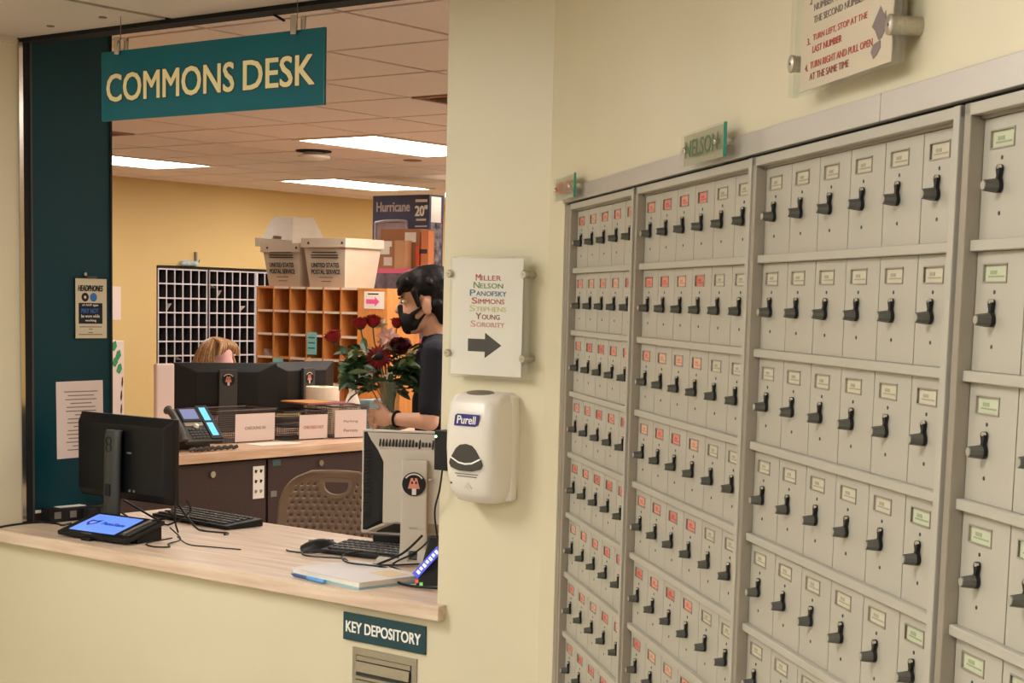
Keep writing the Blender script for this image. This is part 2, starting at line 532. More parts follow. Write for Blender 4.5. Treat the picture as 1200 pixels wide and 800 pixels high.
# door plate with a recessed card window
wx0, wx1, wz0, wz1 = 0.017, 0.066, -0.030, -0.0135
d.box(0, DW, 0, 0.004, wz1, 0)
d.box(0, DW, 0, 0.004, -DH, wz0)
d.box(0, wx0, 0, 0.004, wz0, wz1)
d.box(wx1, DW, 0, 0.004, wz0, wz1)
d.box(wx0, wx1, 0.003, 0.005, wz0, wz1)
for zz in (-0.041, -0.096):
    d.lathe([(0.0022, -0.0006), (0.0022, 0.001)], 8, (0.042, 0, zz), 'y', 1)
door_me = d.mesh('door', [MAILBOX, DARKGREY])
d = MB()
d.box(wx0 - 0.0015, wx1 + 0.0015, -0.0012, 0.001, wz1, wz1 + 0.0015).box(wx0 - 0.0015, wx1 + 0.0015, -0.0012, 0.001, wz0 - 0.0015, wz0)
d.box(wx0 - 0.0015, wx0, -0.0012, 0.001, wz0, wz1).box(wx1, wx1 + 0.0015, -0.0012, 0.001, wz0, wz1)
cf_me = d.mesh('card_frame', STILE)
def card_mesh(nm, rgb, ink):
    c = MB().box(wx0, wx1, 0.0018, 0.003, wz0, wz1, 0)
    im = mat('card ink ' + nm, ink, 0.8)
    c.box(wx0 + 0.010, wx0 + 0.024, 0.0014, 0.0018, wz0 + 0.007, wz0 + 0.011, 1)
    c.box(wx0 + 0.006, wx0 + 0.04, 0.0014, 0.0018, wz0 + 0.004, wz0 + 0.0058, 1)
    return c.mesh('name_card', [mat('card ' + nm, rgb, 0.7), im])
CARDS = {
    'r0': card_mesh('salmon', (214, 146, 124), (192, 112, 96)), 'r1': card_mesh('coral', (212, 128, 112), (186, 96, 86)),
    'r2': card_mesh('pale salmon', (212, 166, 140), (194, 138, 114)), 'r3': card_mesh('red', (204, 116, 100), (172, 84, 74)),
    'b0': card_mesh('cream', (192, 184, 160), (160, 152, 130)), 'g0': card_mesh('pale green', (184, 188, 158), (148, 154, 124))}
# crank lever: eye at the top, curved neck, ring behind the knob
def circ(cx, cz, r, a0, a1, n):
    return [(cx + r * math.cos(math.radians(a0 + (a1 - a0) * k / n)), cz + r * math.sin(math.radians(a0 + (a1 - a0) * k / n))) for k in range(n + 1)]
lv = MB()
poly = circ(0.0, 0.0, 0.0072, 115, 395, 12) + [(0.0035, 0.008)] + circ(0.001, 0.0165, 0.0046, -30, 215, 9) + [(-0.0012, 0.0095)]
lv.prism(poly, -0.005, -0.001, 0)
lv.lathe([(0.0022, -0.0065), (0.0022, -0.003)], 8, (0.0035, 0, 0.0185), 'y', 1)
lever_me = lv.mesh('lever', [BLACK, CHROME])
kb = MB()
n = 20
prof = [(0.0072, -0.005), (0.0072, -0.0065), (0.0056, -0.0185), (0.0051, -0.019)]
rg = []
for r, h in prof:
    rg.append([((r * (1.0 if k % 2 else 0.93)) * math.cos(2 * PI * k / n), h, -(r * (1.0 if k % 2 else 0.93)) * math.sin(2 * PI * k / n)) for k in range(n)])
kb.rings(rg, 0)
kb.lathe([(0.0047, -0.0192), (0.0044, -0.0197)], 12, (0, 0, 0), 'y', 1)
knob_me = kb.mesh('knob', [KNOB, KNOBEND])

UNITS = [(0.235, 5, 'grey metal mailbox bank farthest back by the wall corner, red name cards on every door'),
         (0.815, 6, 'second mailbox bank from the corner, red cards in four columns and pale cards in two'),
         (1.494, 6, 'third mailbox bank from the corner, all doors with pale beige cards'),
         (2.178, 4, 'nearest mailbox bank at the right edge, wide doors with pale green cards')]
for ui, (s0, nc, lb) in enumerate(UNITS):
    s1 = s0 + nc * PITCH
    bot = TOPZ - NROW * ROWH
    u = thing('mailbox_bank', lb, 'mailboxes', onB(s0), ANG_B, 'mailbox banks along the wall')
    W = nc * PITCH
    lft = 0.014 if ui else 0.018
    box_obj('left_stile', (-lft, 0, 0, 0.03, bot - 0.02, 1.8325), STILE, u, 0.0015)
    box_obj('right_stile', (W, W + 0.0145, -0.001, 0.03, bot - 0.02, 1.8325), MAILBOX, u, 0.0015)
    box_obj('top_rail', (-lft, W + 0.0145, 0.0, 0.012, 1.8195, 1.832), MAILBOX, u, 0.001)
    box_obj('inner_top_rail', (0, W, REC - 0.004, REC + 0.008, TOPZ, 1.826), STILE, u)
    box_obj('bottom_rail', (-lft, W + 0.0145, 0.0, 0.012, bot - 0.035, bot - 0.003), MAILBOX, u, 0.001)
    box_obj('carcass', (-0.012, W + 0.012, REC + 0.006, 0.13, bot - 0.03, 1.826), MATTE_BLACK, u)
    if ui == 0:
        box_obj('casing', (-0.064, -0.036, 0.002, 0.03, bot - 0.03, 1.8325), STILE, u, 0.002)
        box_obj('casing_bead', (-0.036, -0.022, 0.004, 0.03, bot - 0.03, 1.832), HEADER, u, 0.002)
    box_obj('groove', (W + 0.0145, W + 0.0275, 0.012, 0.03, bot - 0.03, 1.83), BROWN, u)
    rail_me = MB().box(0.0, W, REC - 0.009, REC + 0.004, -0.0115, 0.0).mesh('shelf_rail', MAILBOX, bevel=0.001, bseg=1)
    for r in range(NROW):
        zt = TOPZ - r * ROWH
        if r:
            link('shelf_rail', rail_me, u, (0, 0, zt + 0.0115))
        for c in range(nc):
            dr = link('door', door_me, u, (c * PITCH + 0.0012, REC, zt - 0.0006))
            link('card_frame', cf_me, dr)
            if ui == 0 or (ui == 1 and c < 4):
                key = random.choice(['r0', 'r0', 'r1', 'r2', 'r3'])
            elif ui == 3 or (ui == 2 and c == 5 and r > 2):
                key = 'g0'
            else:
                key = 'b0'
            link('name_card', CARDS[key], dr)
            link('lever', lever_me, dr, (0.042, 0, -0.069), (0, random.uniform(-0.12, 0.12), 0))
            link('knob', knob_me, dr, (0.042, 0, -0.069))
    box_obj('base_panel', (-0.05 if ui == 0 else -0.02, W + 0.03, 0.004, 0.03, 0.0, bot - 0.035), STILE, u)

# header strip above the mailboxes
for nm, a, b in (('trim_1', 0.171, 1.949), ('trim_2', 1.952, 3.05)):
    o = struct(MB().box(a, b, -0.005, 0.02, 1.836, 1.868).obj(nm, HEADER, None, 0, 0.001, loc=CORNER, rot=(0, 0, ANG_B)))
struct(MB().box(0.17, 3.05, 0.006, 0.02, 1.826, 1.837).obj('trim_3', MATTE_BLACK, None, loc=CORNER, rot=(0, 0, ANG_B)))

# ------------------------------------------------------------------ glass name plaques on the header
def plaque(label, s0, s1, z0, z1, off, word, ink):
    t = thing('name_plaque', label, 'sign', onB(s0, z0, 0), ANG_B, 'glass name plaques above the mailboxes')
    w_, h_ = s1 - s0, z1 - z0
    box_obj('glass_plate', (0, w_, -off - 0.005, -off, 0, h_), CLEAR, t)
    box_obj('polished_edge', (w_, w_ + 0.0012, -off - 0.005, -off, 0, h_), EDGE, t)
    box_obj('backing_film', (0.001, w_ - 0.002, -off + 0.0002, -off + 0.0006, 0.001, h_ - 0.001), sheet_mat('frosted film', (196, 190, 160), 0.55, 0.4), t)
    text(word, 0.03, -off - 0.0052, h_ * 0.24, w_ - 0.055, h_ * 0.52, ink, t, bold=0.01)
    for x in (0.028, w_ - 0.036):
        f = MB().lathe([(0.004, -off - 0.009), (0.0048, -off - 0.008), (0.0048, -off - 0.005), (0.0048, -off), (0.0048, 0)], 14, (x, 0, h_ * 0.5), 'y')
        f.obj('standoff', CHROME, t, smooth=True)
plaque('small glass plaque reading NELSON with green letters above the second mailbox bank', 1.19, 1.418, 1.838, 1.888, 0.022, 'NELSON', mat('green lettering', (74, 100, 56), 0.6))
plaque('small glass plaque reading MILLER with faded red letters by the wall corner', 0.17, 0.38, 1.838, 1.888, 0.022, 'MILLER', mat('faded red lettering', (186, 112, 92), 0.6))

# ------------------------------------------------------------------ acrylic instruction sign
t = thing('instruction_sign', 'clear acrylic sign with lock opening instructions above the mailboxes', 'sign', onB(1.715, 1.887, 0), ANG_B)
SW, SH = 0.345, 0.30
box_obj('acrylic_plate', (0, SW, -0.034, -0.03, 0, SH), CLEAR, t)
box_obj('back_plate', (0, SW, -0.028, -0.024, 0, SH), CLEAR, t)
box_obj('paper', (0.03, SW - 0.025, -0.0296, -0.0284, 0.004, SH - 0.01), mat('sign paper', (226, 208, 186), 0.8), t)
for x in (0.0115, SW - 0.018):
    for z in (0.042, SH - 0.05):
        f = MB().lathe([(0.010, -0.0375), (0.0115, -0.0365), (0.0115, -0.034), (0.0105, -0.0335), (0.0105, 0.0)], 16, (x, 0, z), 'y')
        f.lathe([(0.002, -0.0377), (0.002, -0.036)], 8, (x, 0, z), 'y', 1)
        f.obj('standoff', [STEEL, INK], t, smooth=True)
PURPLEINK = mat('purple grey ink', (128, 112, 112), 0.8)
DKRED = mat('dark red ink', (150, 60, 56), 0.8)
Y = -0.03
for s, x, z, wd, ht, m in (('2', 0.056, 0.108, 0.008, 0.008, PURPLEINK), ('NUMBER ONE', 0.072, 0.098, 0.105, 0.0085, PURPLEINK), ('THE SECOND NUMBER', 0.072, 0.083, 0.165, 0.0085, PURPLEINK),
                           ('3.', 0.052, 0.059, 0.011, 0.0085, REDINK), ('TURN LEFT, STOP AT THE', 0.072, 0.061, 0.175, 0.0085, REDINK), ('LAST NUMBER', 0.072, 0.047, 0.098, 0.0085, REDINK),
                           ('4.', 0.048, 0.027, 0.011, 0.0085, DKRED), ('TURN RIGHT AND PULL OPEN', 0.066, 0.0285, 0.20, 0.0085, REDINK), ('AT THE SAME TIME', 0.066, 0.0145, 0.13, 0.0085, DKRED)):
    text(s, x, Y, z, wd, ht, m, t)
zb = lambda z: 0.032 + (z - 0.047) * 0.46
zf = lambda z: 0.013 + (z - 0.026) * 0.85
MB().prism([(x, zb(z)) for x, z in ((0.283, 0.047), (0.272, 0.073), (0.262, 0.085), (0.285, 0.128), (0.296, 0.104), (0.300, 0.112), (0.304, 0.084), (0.300, 0.066), (0.292, 0.05))], -0.0302, -0.0297).obj('silhouette', PURPLEINK, t)
MB().prism([(x, zf(z)) for x, z in ((0.27, 0.026), (0.262, 0.036), (0.268, 0.045), (0.288, 0.048), (0.29, 0.038), (0.28, 0.03))], -0.0302, -0.0297).obj('silhouette_foot', PURPLEINK, t)

# ------------------------------------------------------------------ directory sign on the pier
t = thing('directory_sign', 'acrylic wall sign listing house names in colours above a black arrow', 'sign', (-2.583, YA, 1.436))
SW, SH = 0.236, 0.288
box_obj('acrylic_plate', (0, SW, -0.036, -0.032, 0, SH), CLEAR, t)
box_obj('back_plate', (0.002, SW + 0.002, -0.030, -0.026, 0, SH), CLEAR, t)
box_obj('paper', (0.003, SW - 0.018, -0.0316, -0.0304, 0.006, SH - 0.006), mat('directory paper', (238, 230, 222), 0.8), t)
for x, z in ((-0.002, 0.245), (SW - 0.012, 0.245), (-0.004, 0.055), (SW - 0.010, 0.05)):
    f = MB().lathe([(0.008, -0.041), (0.0095, -0.039), (0.0095, -0.036), (0.0085, -0.0355), (0.0085, 0)], 16, (x, 0, z), 'y')
    f.lathe([(0.0015, -0.0412), (0.0015, -0.038)], 8, (x, 0, z), 'y', 1)
    f.obj('standoff', [STEEL, INK], t, smooth=True)
zz = 0.230
for s, c, wd in (('Miller', (176, 60, 60), 0.078), ('Nelson', (92, 130, 84), 0.09), ('Panofsky', (44, 104, 150), 0.112), ('Simmons', (178, 62, 66), 0.10), ('Stephens', (196, 196, 120), 0.112), ('Young', (130, 44, 48), 0.074), ('Sorority', (206, 136, 128), 0.104)):
    m = mat('ink ' + s, c, 0.7)
    n = len(s); big = wd / (n - 1 + 1.35) * 1.35; rest = wd - big - 0.002
    cx = 0.115
    k = join_meshes('lettering', [(text_mesh(s[0], big * 0.92, 0.0148, m, bold=0.01), (0, 0, 0)), (text_mesh(s[1:].upper(), rest, 0.0114, m, bold=0.008), (big + 0.001, 0, 0))], t, (cx - wd / 2, -0.032, zz))
    zz -= 0.0183
MB().prism([(0.056, 0.062), (0.108, 0.062), (0.108, 0.047), (0.158, 0.078), (0.108, 0.107), (0.108, 0.092), (0.056, 0.092)], -0.0322, -0.0316).obj('arrow', INK, t)

# ------------------------------------------------------------------ hand sanitizer dispenser
t = thing('sanitizer_dispenser', 'white wall-mounted hand sanitizer dispenser on the pier', 'dispenser', (-2.467, YA, 1.141))
def dsec(z, hw, dep, r):
    pts = []
    y0 = -dep
    for cx, cy, a in ((-hw + r, y0 + r, 180), (hw - r, y0 + r, 270)):
        for k in range(7):
            q = math.radians(a + 90 * k / 6)
            pts.append((cx + r * math.cos(q), cy + r * math.sin(q), z))
    pts += [(hw, 0, z), (-hw, 0, z)]
    return pts
DISP = mat('dispenser white', (226, 219, 208), 0.32, spec=0.5)
f = MB()
f.rings([dsec(0.0, 0.05, 0.06, 0.03), dsec(0.004, 0.062, 0.075, 0.034), dsec(0.03, 0.074, 0.09, 0.034), dsec(0.07, 0.077, 0.099, 0.034), dsec(0.13, 0.0775, 0.104, 0.034), dsec(0.19, 0.077, 0.103, 0.034),
         dsec(0.235, 0.075, 0.096, 0.034), dsec(0.252, 0.071, 0.084, 0.036), dsec(0.26, 0.064, 0.06, 0.034), dsec(0.263, 0.055, 0.035, 0.03)])
f.obj('cover', DISP, t, smooth=0.8)
MB().box(-0.0785, 0.0785, -0.03, 0.0, 0.004, 0.258).obj('back_plate', DISP, t, bevel=0.012, bseg=3)
f = MB(); f.rings([[(0.044 * math.cos(a) * (1 if k == 0 else 0.9), -0.055 + 0.020 * math.sin(a) * (1 if k == 0 else 0.9), 0.2575 + 0.004 * k - 0.25 * (0.020 * -math.sin(a)) ) for a in [2 * PI * i / 20 for i in range(20)]] for k in (0, 1)])
f.obj('top_button', mat('button grey', (116, 110, 100), 0.35), t, smooth=0.8)
NAVY = mat('navy print', (46, 42, 120), 0.4)
MB().prism([(-0.037, 0.184), (0.026, 0.184), (0.036, 0.188), (0.039, 0.212), (-0.027, 0.212), (-0.034, 0.208)], -0.1052, -0.1030).obj('brand_patch', NAVY, t)
text('Purell', -0.028, -0.1053, 0.189, 0.058, 0.019, SIGNWHITE, t, bold=0.015, shear=0.15)
win = [(0.052 * math.cos(math.radians(a)) * (1 if math.sin(math.radians(a)) < 0.2 else 0.86), 0.108 + (0.026 if math.sin(math.radians(a)) < 0 else 0.034) * math.sin(math.radians(a))) for a in range(0, 360, 18)]
win = [(-0.05, 0.094), (-0.044, 0.084), (-0.02, 0.078), (0.02, 0.078), (0.044, 0.084), (0.05, 0.094), (0.046, 0.106), (0.03, 0.13), (0.018, 0.139), (0.0, 0.142), (-0.018, 0.139), (-0.03, 0.13), (-0.046, 0.106)]
MB().prism(win, -0.1062, -0.098).obj('window', mat('smoked window', (66, 62, 60), 0.15), t, bevel=0.0015)
MB().prism([(-0.046, 0.107), (-0.02, 0.095), (0, 0.0925), (0.02, 0.095), (0.046, 0.107), (0.046, 0.111), (0.02, 0.099), (0, 0.0965), (-0.02, 0.099), (-0.046, 0.111)], -0.1068, -0.104).obj('window_stripe', SIGNWHITE, t)
for z, wd in ((0.069, 0.07), (0.063, 0.06)):
    box_obj('print_line', (-wd / 2, wd / 2, -0.1002 if z > 0.065 else -0.0988, -0.09, z, z + 0.0022), GREYINK, t)
MB().prism([(-0.012, 0.036), (0.012, 0.036), (0, 0.052)], -0.0945, -0.085).obj('sensor_mark', mat('dispenser mark', (206, 198, 186), 0.4), t)
MB().lathe([(0.0022, -0.0945), (0.0022, -0.085)], 8, (-0.052, 0, 0.045), 'y').obj('lock_hole', INK, t)
# drip stains on the wall below and a black reader box on the opening edge
t = thing('card_reader', 'small black box with a green light on the opening edge beside the sanitizer', 'card reader', (XO + 0.014, YA, 1.205))
box_obj('housing', (0.0, 0.04, -0.04, 0.0, 0, 0.097), BLACK, t, 0.002)
MB().lathe([(0.003, -0.0415), (0.003, -0.039)], 8, (0.005, 0, 0.082), 'y').obj('status_light', mat('green led', (150, 255, 150), 0.4, emit=3.0), t)
MB().tube(spline([(0.012, -0.022, 0.0), (0.008, -0.026, -0.05), (-0.02, -0.01, -0.11), (-0.04, 0.03, -0.2), (-0.045, 0.06, -0.333)]), 0.0025, 6).obj('cable', BLACK, t, smooth=True)

# ------------------------------------------------------------------ key depository
t = thing('key_sign', 'dark teal sign reading KEY DEPOSITORY on the wall below the counter', 'sign', (-2.951, YA, 0.731))
box_obj('plate', (0, 0.284, -0.006, 0, 0, 0.0725), KEYSIGN, t, 0.001)
text('KEY DEPOSITORY', 0.011, -0.0062, 0.022, 0.258, 0.0285, SIGNWHITE, t, bold=0.025)
t = thing('key_slot', 'brushed metal key drop slot in the wall under the KEY DEPOSITORY sign', 'mail slot', (-2.918, YA, 0.60))
f = MB()
f.box(0, 0.222, -0.004, 0, 0.0, 0.03).box(0, 0.222, -0.004, 0, 0.096, 0.115).box(0, 0.014, -0.004, 0, 0.03, 0.096).box(0.206, 0.222, -0.004, 0, 0.03, 0.096)
f.obj('face_plate', STEEL, t)
box_obj('slot_back', (0.012, 0.208, -0.001, 0.0, 0.028, 0.098), DARKGREY, t)
MB().hexa([(0.014, -0.003, 0.082), (0.2, -0.003, 0.082), (0.2, -0.001, 0.082), (0.014, -0.001, 0.082), (0.014, -0.003, 0.094), (0.2, -0.003, 0.094), (0.2, -0.001, 0.094), (0.014, -0.001, 0.094)]).obj('upper_lip', STEEL, t)
MB().box(0.014, 0.2, -0.016, -0.013, 0.052, 0.078).obj('flap', STEEL, t, rot=(-0.12, 0, 0))
box_obj('lower_lip', (0.014, 0.2, -0.008, -0.001, 0.034, 0.042), STEEL, t)

# ------------------------------------------------------------------ COMMONS DESK hanging sign
t = thing('hanging_sign', 'teal hanging sign reading COMMONS DESK in cream letters', 'sign', (-3.957, 3.10, 2.107), math.radians(-0.4))
SGW, SGH = 0.906, 0.195
box_obj('panel', (0, SGW, -0.004, 0.004, 0, SGH), TEALSIGN, t, 0.001)
OUT = mat('letter outline', (58, 44, 30), 0.6)
for s, x, wd in (('COMMONS', 0.026, 0.540), ('DESK', 0.604, 0.266)):
    text(s, x - 0.001, -0.0042, 0.0525, wd + 0.002, 0.079, OUT, t, name='letter_outline', bold=0.045)
    text(s, x, -0.005, 0.0535, wd, 0.077, CREAM, t, bold=0.018)
for x in (0.083, 0.802):
    f = MB().lathe([(0.0095, 0), (0.0095, 0.048), (0.007, 0.05)], 14, (x, -0.012, SGH - 0.013))
    f.lathe([(0.007, 0.012), (0.007, 0.048), (0.005, 0.05)], 14, (x + 0.012, 0.01, SGH - 0.013))
    f.obj('clamp', CHROME, t, smooth=True)
    MB().tube([(x, 0, SGH + 0.03), (x, 0, ZL - 2.107)], 0.0012, 6).obj('wire', mat('wire', (120, 100, 86), 0.5), t)

# ------------------------------------------------------------------ paper on the teal panel (local x along +Y)
def onX(x, y, z, **k):
    return (x, y, z)
t = thing('headphone_poster', 'small framed HEADPHONES notice on the dark teal side panel', 'poster', (XL, 3.402, 1.462), R90)
box_obj('backing', (-0.002, 0.128, -0.004, 0, -0.002, 0.198), BLACK, t)
box_obj('paper', (0, 0.126, -0.005, -0.003, 0, 0.196), mat('poster paper', (206, 196, 168), 0.7), t)
box_obj('black_panel', (0.012, 0.108, -0.0056, -0.0048, 0.048, 0.116), INK, t)
text('HEADPHONES', 0.01, -0.0053, 0.155, 0.1, 0.019, INK, t, bold=0.03, shear=0.2)
for x, c in ((0.038, INK), (0.072, BLUEINK)):
    MB().lathe([(0.0145, -0.0054), (0.0145, -0.0048)], 16, (x, 0, 0.135), 'y').obj('earphone', c, t)
MB().lathe([(0.005, -0.0058), (0.005, -0.0048)], 12, (0.038, 0, 0.135), 'y').obj('earphone_centre', PINKISH, t)
text('of ANY type', 0.026, -0.0058, 0.104, 0.064, 0.009, SIGNWHITE, t, bold=0.01)
text('MAY NOT', 0.022, -0.0058, 0.083, 0.07, 0.015, BLUEINK, t, bold=0.02, shear=0.15)
text('be worn while', 0.022, -0.0058, 0.068, 0.074, 0.010, SIGNWHITE, t, bold=0.01)
text('working', 0.038, -0.0058, 0.053, 0.044, 0.010, SIGNWHITE, t, bold=0.01)
for z, wd in ((0.036, 0.09), (0.029, 0.014), (0.017, 0.02), (0.011, 0.096)):
    box_obj('print_line', (0.06 - wd / 2, 0.06 + wd / 2, -0.0054, -0.0049, z, z + 0.0028), GREYINK, t)
MB().lathe([(0.006, -0.006), (0.006, 0)], 10, (0.04, 0, 0.21), 'y').obj('pin', CHROME, t)
box_obj('clip', (0.045, 0.085, -0.008, 0, 0.196, 0.204), DARKGREY, t)
t = thing('notice_sheet', 'white notice sheet with printed lines taped low on the teal panel', 'paper', (XL, 3.329, 1.067), R90)
box_obj('sheet', (0, 0.187, -0.002, 0, 0, 0.253), PINKISH, t, rot=(0, -0.012, 0))
for k, wd in enumerate((0.135, 0.105, 0.125, 0.085, 0.115, 0.122, 0.05, 0.105, 0.11, 0.06, 0.105, 0.115, 0.1, 0.12, 0.07, 0.11)):
    box_obj('print_line', (0.095 - wd / 2, 0.095 + wd / 2, -0.0026, -0.0019, 0.218 - k * 0.0128, 0.2212 - k * 0.0128), GREYINK, t)

# ------------------------------------------------------------------ things on the service counter
def keyboard(label, loc, rz, L=0.44, D=0.15):
    t = thing('keyboard', label, 'keyboard', loc, rz, 'computer keyboards')
    MB().hexa([(0, 0, 0.002), (L, 0, 0.002), (L, D, 0.002), (0, D, 0.002), (0, 0, 0.014), (L, 0, 0.014), (L, D, 0.026), (0, D, 0.026)]).obj('base', BLACK, t, bevel=0.003)
    km = MB().box(0, 0.0165, 0, 0.0165, 0, 0.007).mesh('key', DARKGREY, bevel=0.002, bseg=1)
    n = int((L - 0.03) / 0.019)
    for r in range(5):
        for c in range(n):
            if r == 0 and 3 < c < 9:
                continue
            link('key', km, t, (0.016 + c * 0.019, 0.012 + r * 0.026, 0.0135 + (0.012 + r * 0.026) / D * 0.012))
    box_obj('space_bar', (0.016 + 4 * 0.019, 0.016 + 9 * 0.019 - 0.002, 0.012, 0.029, 0.0135, 0.0215), DARKGREY, t)
    return t

# left monitor, screen turned to the clerk
t = thing('computer_monitor', 'black computer monitor with dark grey stand behind the blue tablet', 'monitor', (-4.185, 3.37, CZ), math.radians(2), 'computer monitors')
MB().hexa([(-0.20, -0.03, 0.12), (0.20, -0.03, 0.12), (0.22, 0.0, 0.095), (-0.22, 0.0, 0.095), (-0.20, -0.03, 0.335), (0.20, -0.03, 0.335), (0.22, 0.0, 0.36), (-0.22, 0.0, 0.36)]).obj('back_shell', BLACK, t, bevel=0.004)
box_obj('bezel', (-0.222, 0.222, 0.0, 0.018, 0.092, 0.362), BLACK, t, 0.003)
box_obj('screen', (-0.207, 0.207, 0.018, 0.0185, 0.108, 0.347), mat('screen off', (18, 20, 26), 0.1), t)
f = MB()
prof = [(0.035, -0.062, 0.008), (0.035, -0.060, 0.2), (0.035, -0.055, 0.30), (0.034, -0.05, 0.318)]
f.rings([[(hw * math.cos(q), y + 0.018 * math.sin(q), z) for q in [2 * PI * k / 16 for k in range(16)]] for hw, y, z in prof])
f.obj('stand', mat('stand grey', (52, 52, 48), 0.5, bump=0.3, bscale=300), t, smooth=0.8)
f = MB(); f.rings([[(0.12 * math.cos(q), -0.03 + 0.09 * math.sin(q), z) for q in [2 * PI * k / 24 for k in range(24)]] for z in (0.0, 0.01)])
f.obj('foot', BLACK, t, smooth=0.8)
f = MB()
for zc, r in ((0.285, 0.012), (0.262, 0.012)):
    f.tube([(r * math.cos(q), -0.0745, zc + r * math.sin(q)) for q in [2 * PI * k / 14 for k in range(15)]], 0.0018, 5)
f.obj('emblem', MATTE_BLACK, t)
box_obj('cable_hole', (-0.012, 0.012, -0.082, -0.07, 0.11, 0.15), MATTE_BLACK, t, 0.004)
for x in (0.05, 0.07):
    MB().lathe([(0.004, -0.034), (0.004, -0.02)], 8, (x, 0, 0.128), 'y').obj('port', MIDGREY, t)
MB().tube(spline([(0.225, 0.0, 0.11), (0.228, -0.005, 0.05), (0.225, 0.01, 0.012), (0.18, 0.05, 0.006)]), 0.003, 6).obj('cable', BLACK, t, smooth=True)
box_obj('badge', (0.035, 0.055, -0.0305, -0.0295, 0.245, 0.25), MIDGREY, t)

# tablet on its wedge stand
t = thing('signature_tablet', 'tilted black tablet with a lit blue screen on the counter', 'tablet', (-4.185, 3.105, CZ), math.radians(5))
TW, TD, TT = 0.30, 0.165, math.radians(15)
T = Matrix.Rotation(TT, 4, 'X')
tb = MB().box(0, TW, 0, TD, 0.006, 0.020).obj('body', BLACK, t, bevel=0.004, rot=(TT, 0, 0))
sc = box_obj('screen', (0.03, 0.225, 0.022, 0.15, 0.0202, 0.0208), mat('blue screen', (100, 140, 240), 0.3, emit=0.3), tb)
SB = mat('screen blue print', (36, 62, 170), 0.4, emit=0.06)
def flat_text(s, x, y, z, wd, ht, m, parent):
    return link('lettering', text_mesh(s, wd, ht, m, bold=0.02), parent, (x, y, z), (-R90, 0, 0))
flat_text('PennState', 0.112, 0.078, 0.0215, 0.095, 0.020, SB, tb)
MB().add([(0.05, 0.105, 0.0212), (0.047, 0.083, 0.0212), (0.067, 0.06, 0.0212), (0.09, 0.083, 0.0212), (0.095, 0.11, 0.0212), (0.072, 0.102, 0.0212)], [(0, 1, 2, 3, 4, 5)]).obj('shield', SB, tb)
MB().add([(0.06, 0.095, 0.0214), (0.058, 0.083, 0.0214), (0.068, 0.072, 0.0214), (0.079, 0.083, 0.0214), (0.082, 0.095, 0.0214)], [(0, 1, 2, 3, 4)]).obj('shield_centre', mat('screen pale', (130, 152, 240), 0.4, emit=0.25), tb)
box_obj('pen_tray', (0.245, 0.285, 0.025, 0.145, 0.0195, 0.0225), DARKGREY, tb, 0.001)
MB().tube([(0.264, 0.025, 0.026), (0.268, 0.14, 0.026)], 0.0045, 8).obj('stylus', MIDGREY, tb)
box_obj('print_line', (0.1, 0.145, 0.006, 0.009, 0.0198, 0.0204), MIDGREY, tb)
MB().hexa([(0.01, 0.05, 0), (TW - 0.01, 0.05, 0), (TW - 0.01, 0.15, 0), (0.01, 0.15, 0), (0.01, 0.05, 0.016), (TW - 0.01, 0.05, 0.016), (TW - 0.01, 0.15, 0.042), (0.01, 0.15, 0.042)]).obj('wedge_stand', MATTE_BLACK, t)
MB().box(0.11, 0.15, -0.01, 0.02, 0, 0.01).obj('front_foot', MATTE_BLACK, t, bevel=0.002)
keyboard('black keyboard beside the left monitor at the back of the counter', (-4.34, 3.60, CZ), math.radians(-4), 0.40)
# cords
def cord(name, label, pts, r=0.003, m=None, n=6):
    o = MB().tube(spline(pts, 6), r, n).obj(name, m or BLACK, None, smooth=True)
    return tag(o, label, 'cable')
z0 = CZ + 0.003
cord('counter_cable', 'black cable lying along the left end of the counter', [(-4.483, 2.9, 0.35), (-4.483, 2.98, 0.72), (-4.478, 3.04, z0 - 0.01), (-4.45, 3.075, z0), (-4.47, 3.15, z0), (-4.465, 3.24, z0), (-4.40, 3.26, z0), (-4.36, 3.25, z0), (-4.38, 3.3, z0)], 0.0035)
cord('tablet_cable', 'thin black cable looping on the counter right of the tablet', [(-3.93, 3.33, z0 + 0.03), (-3.88, 3.33, z0), (-3.83, 3.24, z0), (-3.78, 3.2, z0), (-3.82, 3.17, z0), (-3.88, 3.2, z0), (-3.86, 3.28, z0 + 0.01)], 0.0022)
cord('stylus_cable', 'short thin dark cord end pointing across the counter from the tablet', [(-3.86, 3.3, z0 + 0.012), (-3.78, 3.275, z0), (-3.7, 3.29, z0), (-3.60, 3.32, z0)], 0.002)
for k, (a, b, lb) in enumerate((((-4.3, 3.45), (-4.0, 3.47), 'black cable tangled behind the left monitor, low loop'), ((-4.4, 3.42), (-4.12, 3.5), 'black cable tangled behind the left monitor, high loop'), ((-4.05, 3.44), (-3.88, 3.52), 'black cable drooping from the left monitor to the keyboard'))):
    cord('monitor_cable', lb, [(a[0], a[1], z0 + 0.07 + 0.02 * k), (a[0] * 0.6 + b[0] * 0.4, a[1] + 0.03, z0 + 0.02), ((a[0] + b[0]) / 2, a[1] + 0.06, z0), (b[0], b[1], z0 + 0.03 * (2 - k)), (b[0] + 0.02, b[1] - 0.03, z0 + 0.05 * (2 - k))], 0.0035)
t = thing('power_strip', 'black power strip with plugs against the teal panel', 'power strip', (-4.45, 3.26, CZ), math.radians(88))
box_obj('body', (0, 0.26, -0.01, 0.04, 0, 0.045), BLACK, t, 0.004)
for k in range(4):
    box_obj('socket', (0.02 + 0.06 * k, 0.045 + 0.06 * k, -0.0115, -0.0095, 0.012, 0.034), MIDGREY if k < 2 else DARKGREY, t, 0.001)
box_obj('plug', (0.13, 0.165, -0.04, -0.01, 0.008, 0.038), MATTE_BLACK, t, 0.004)
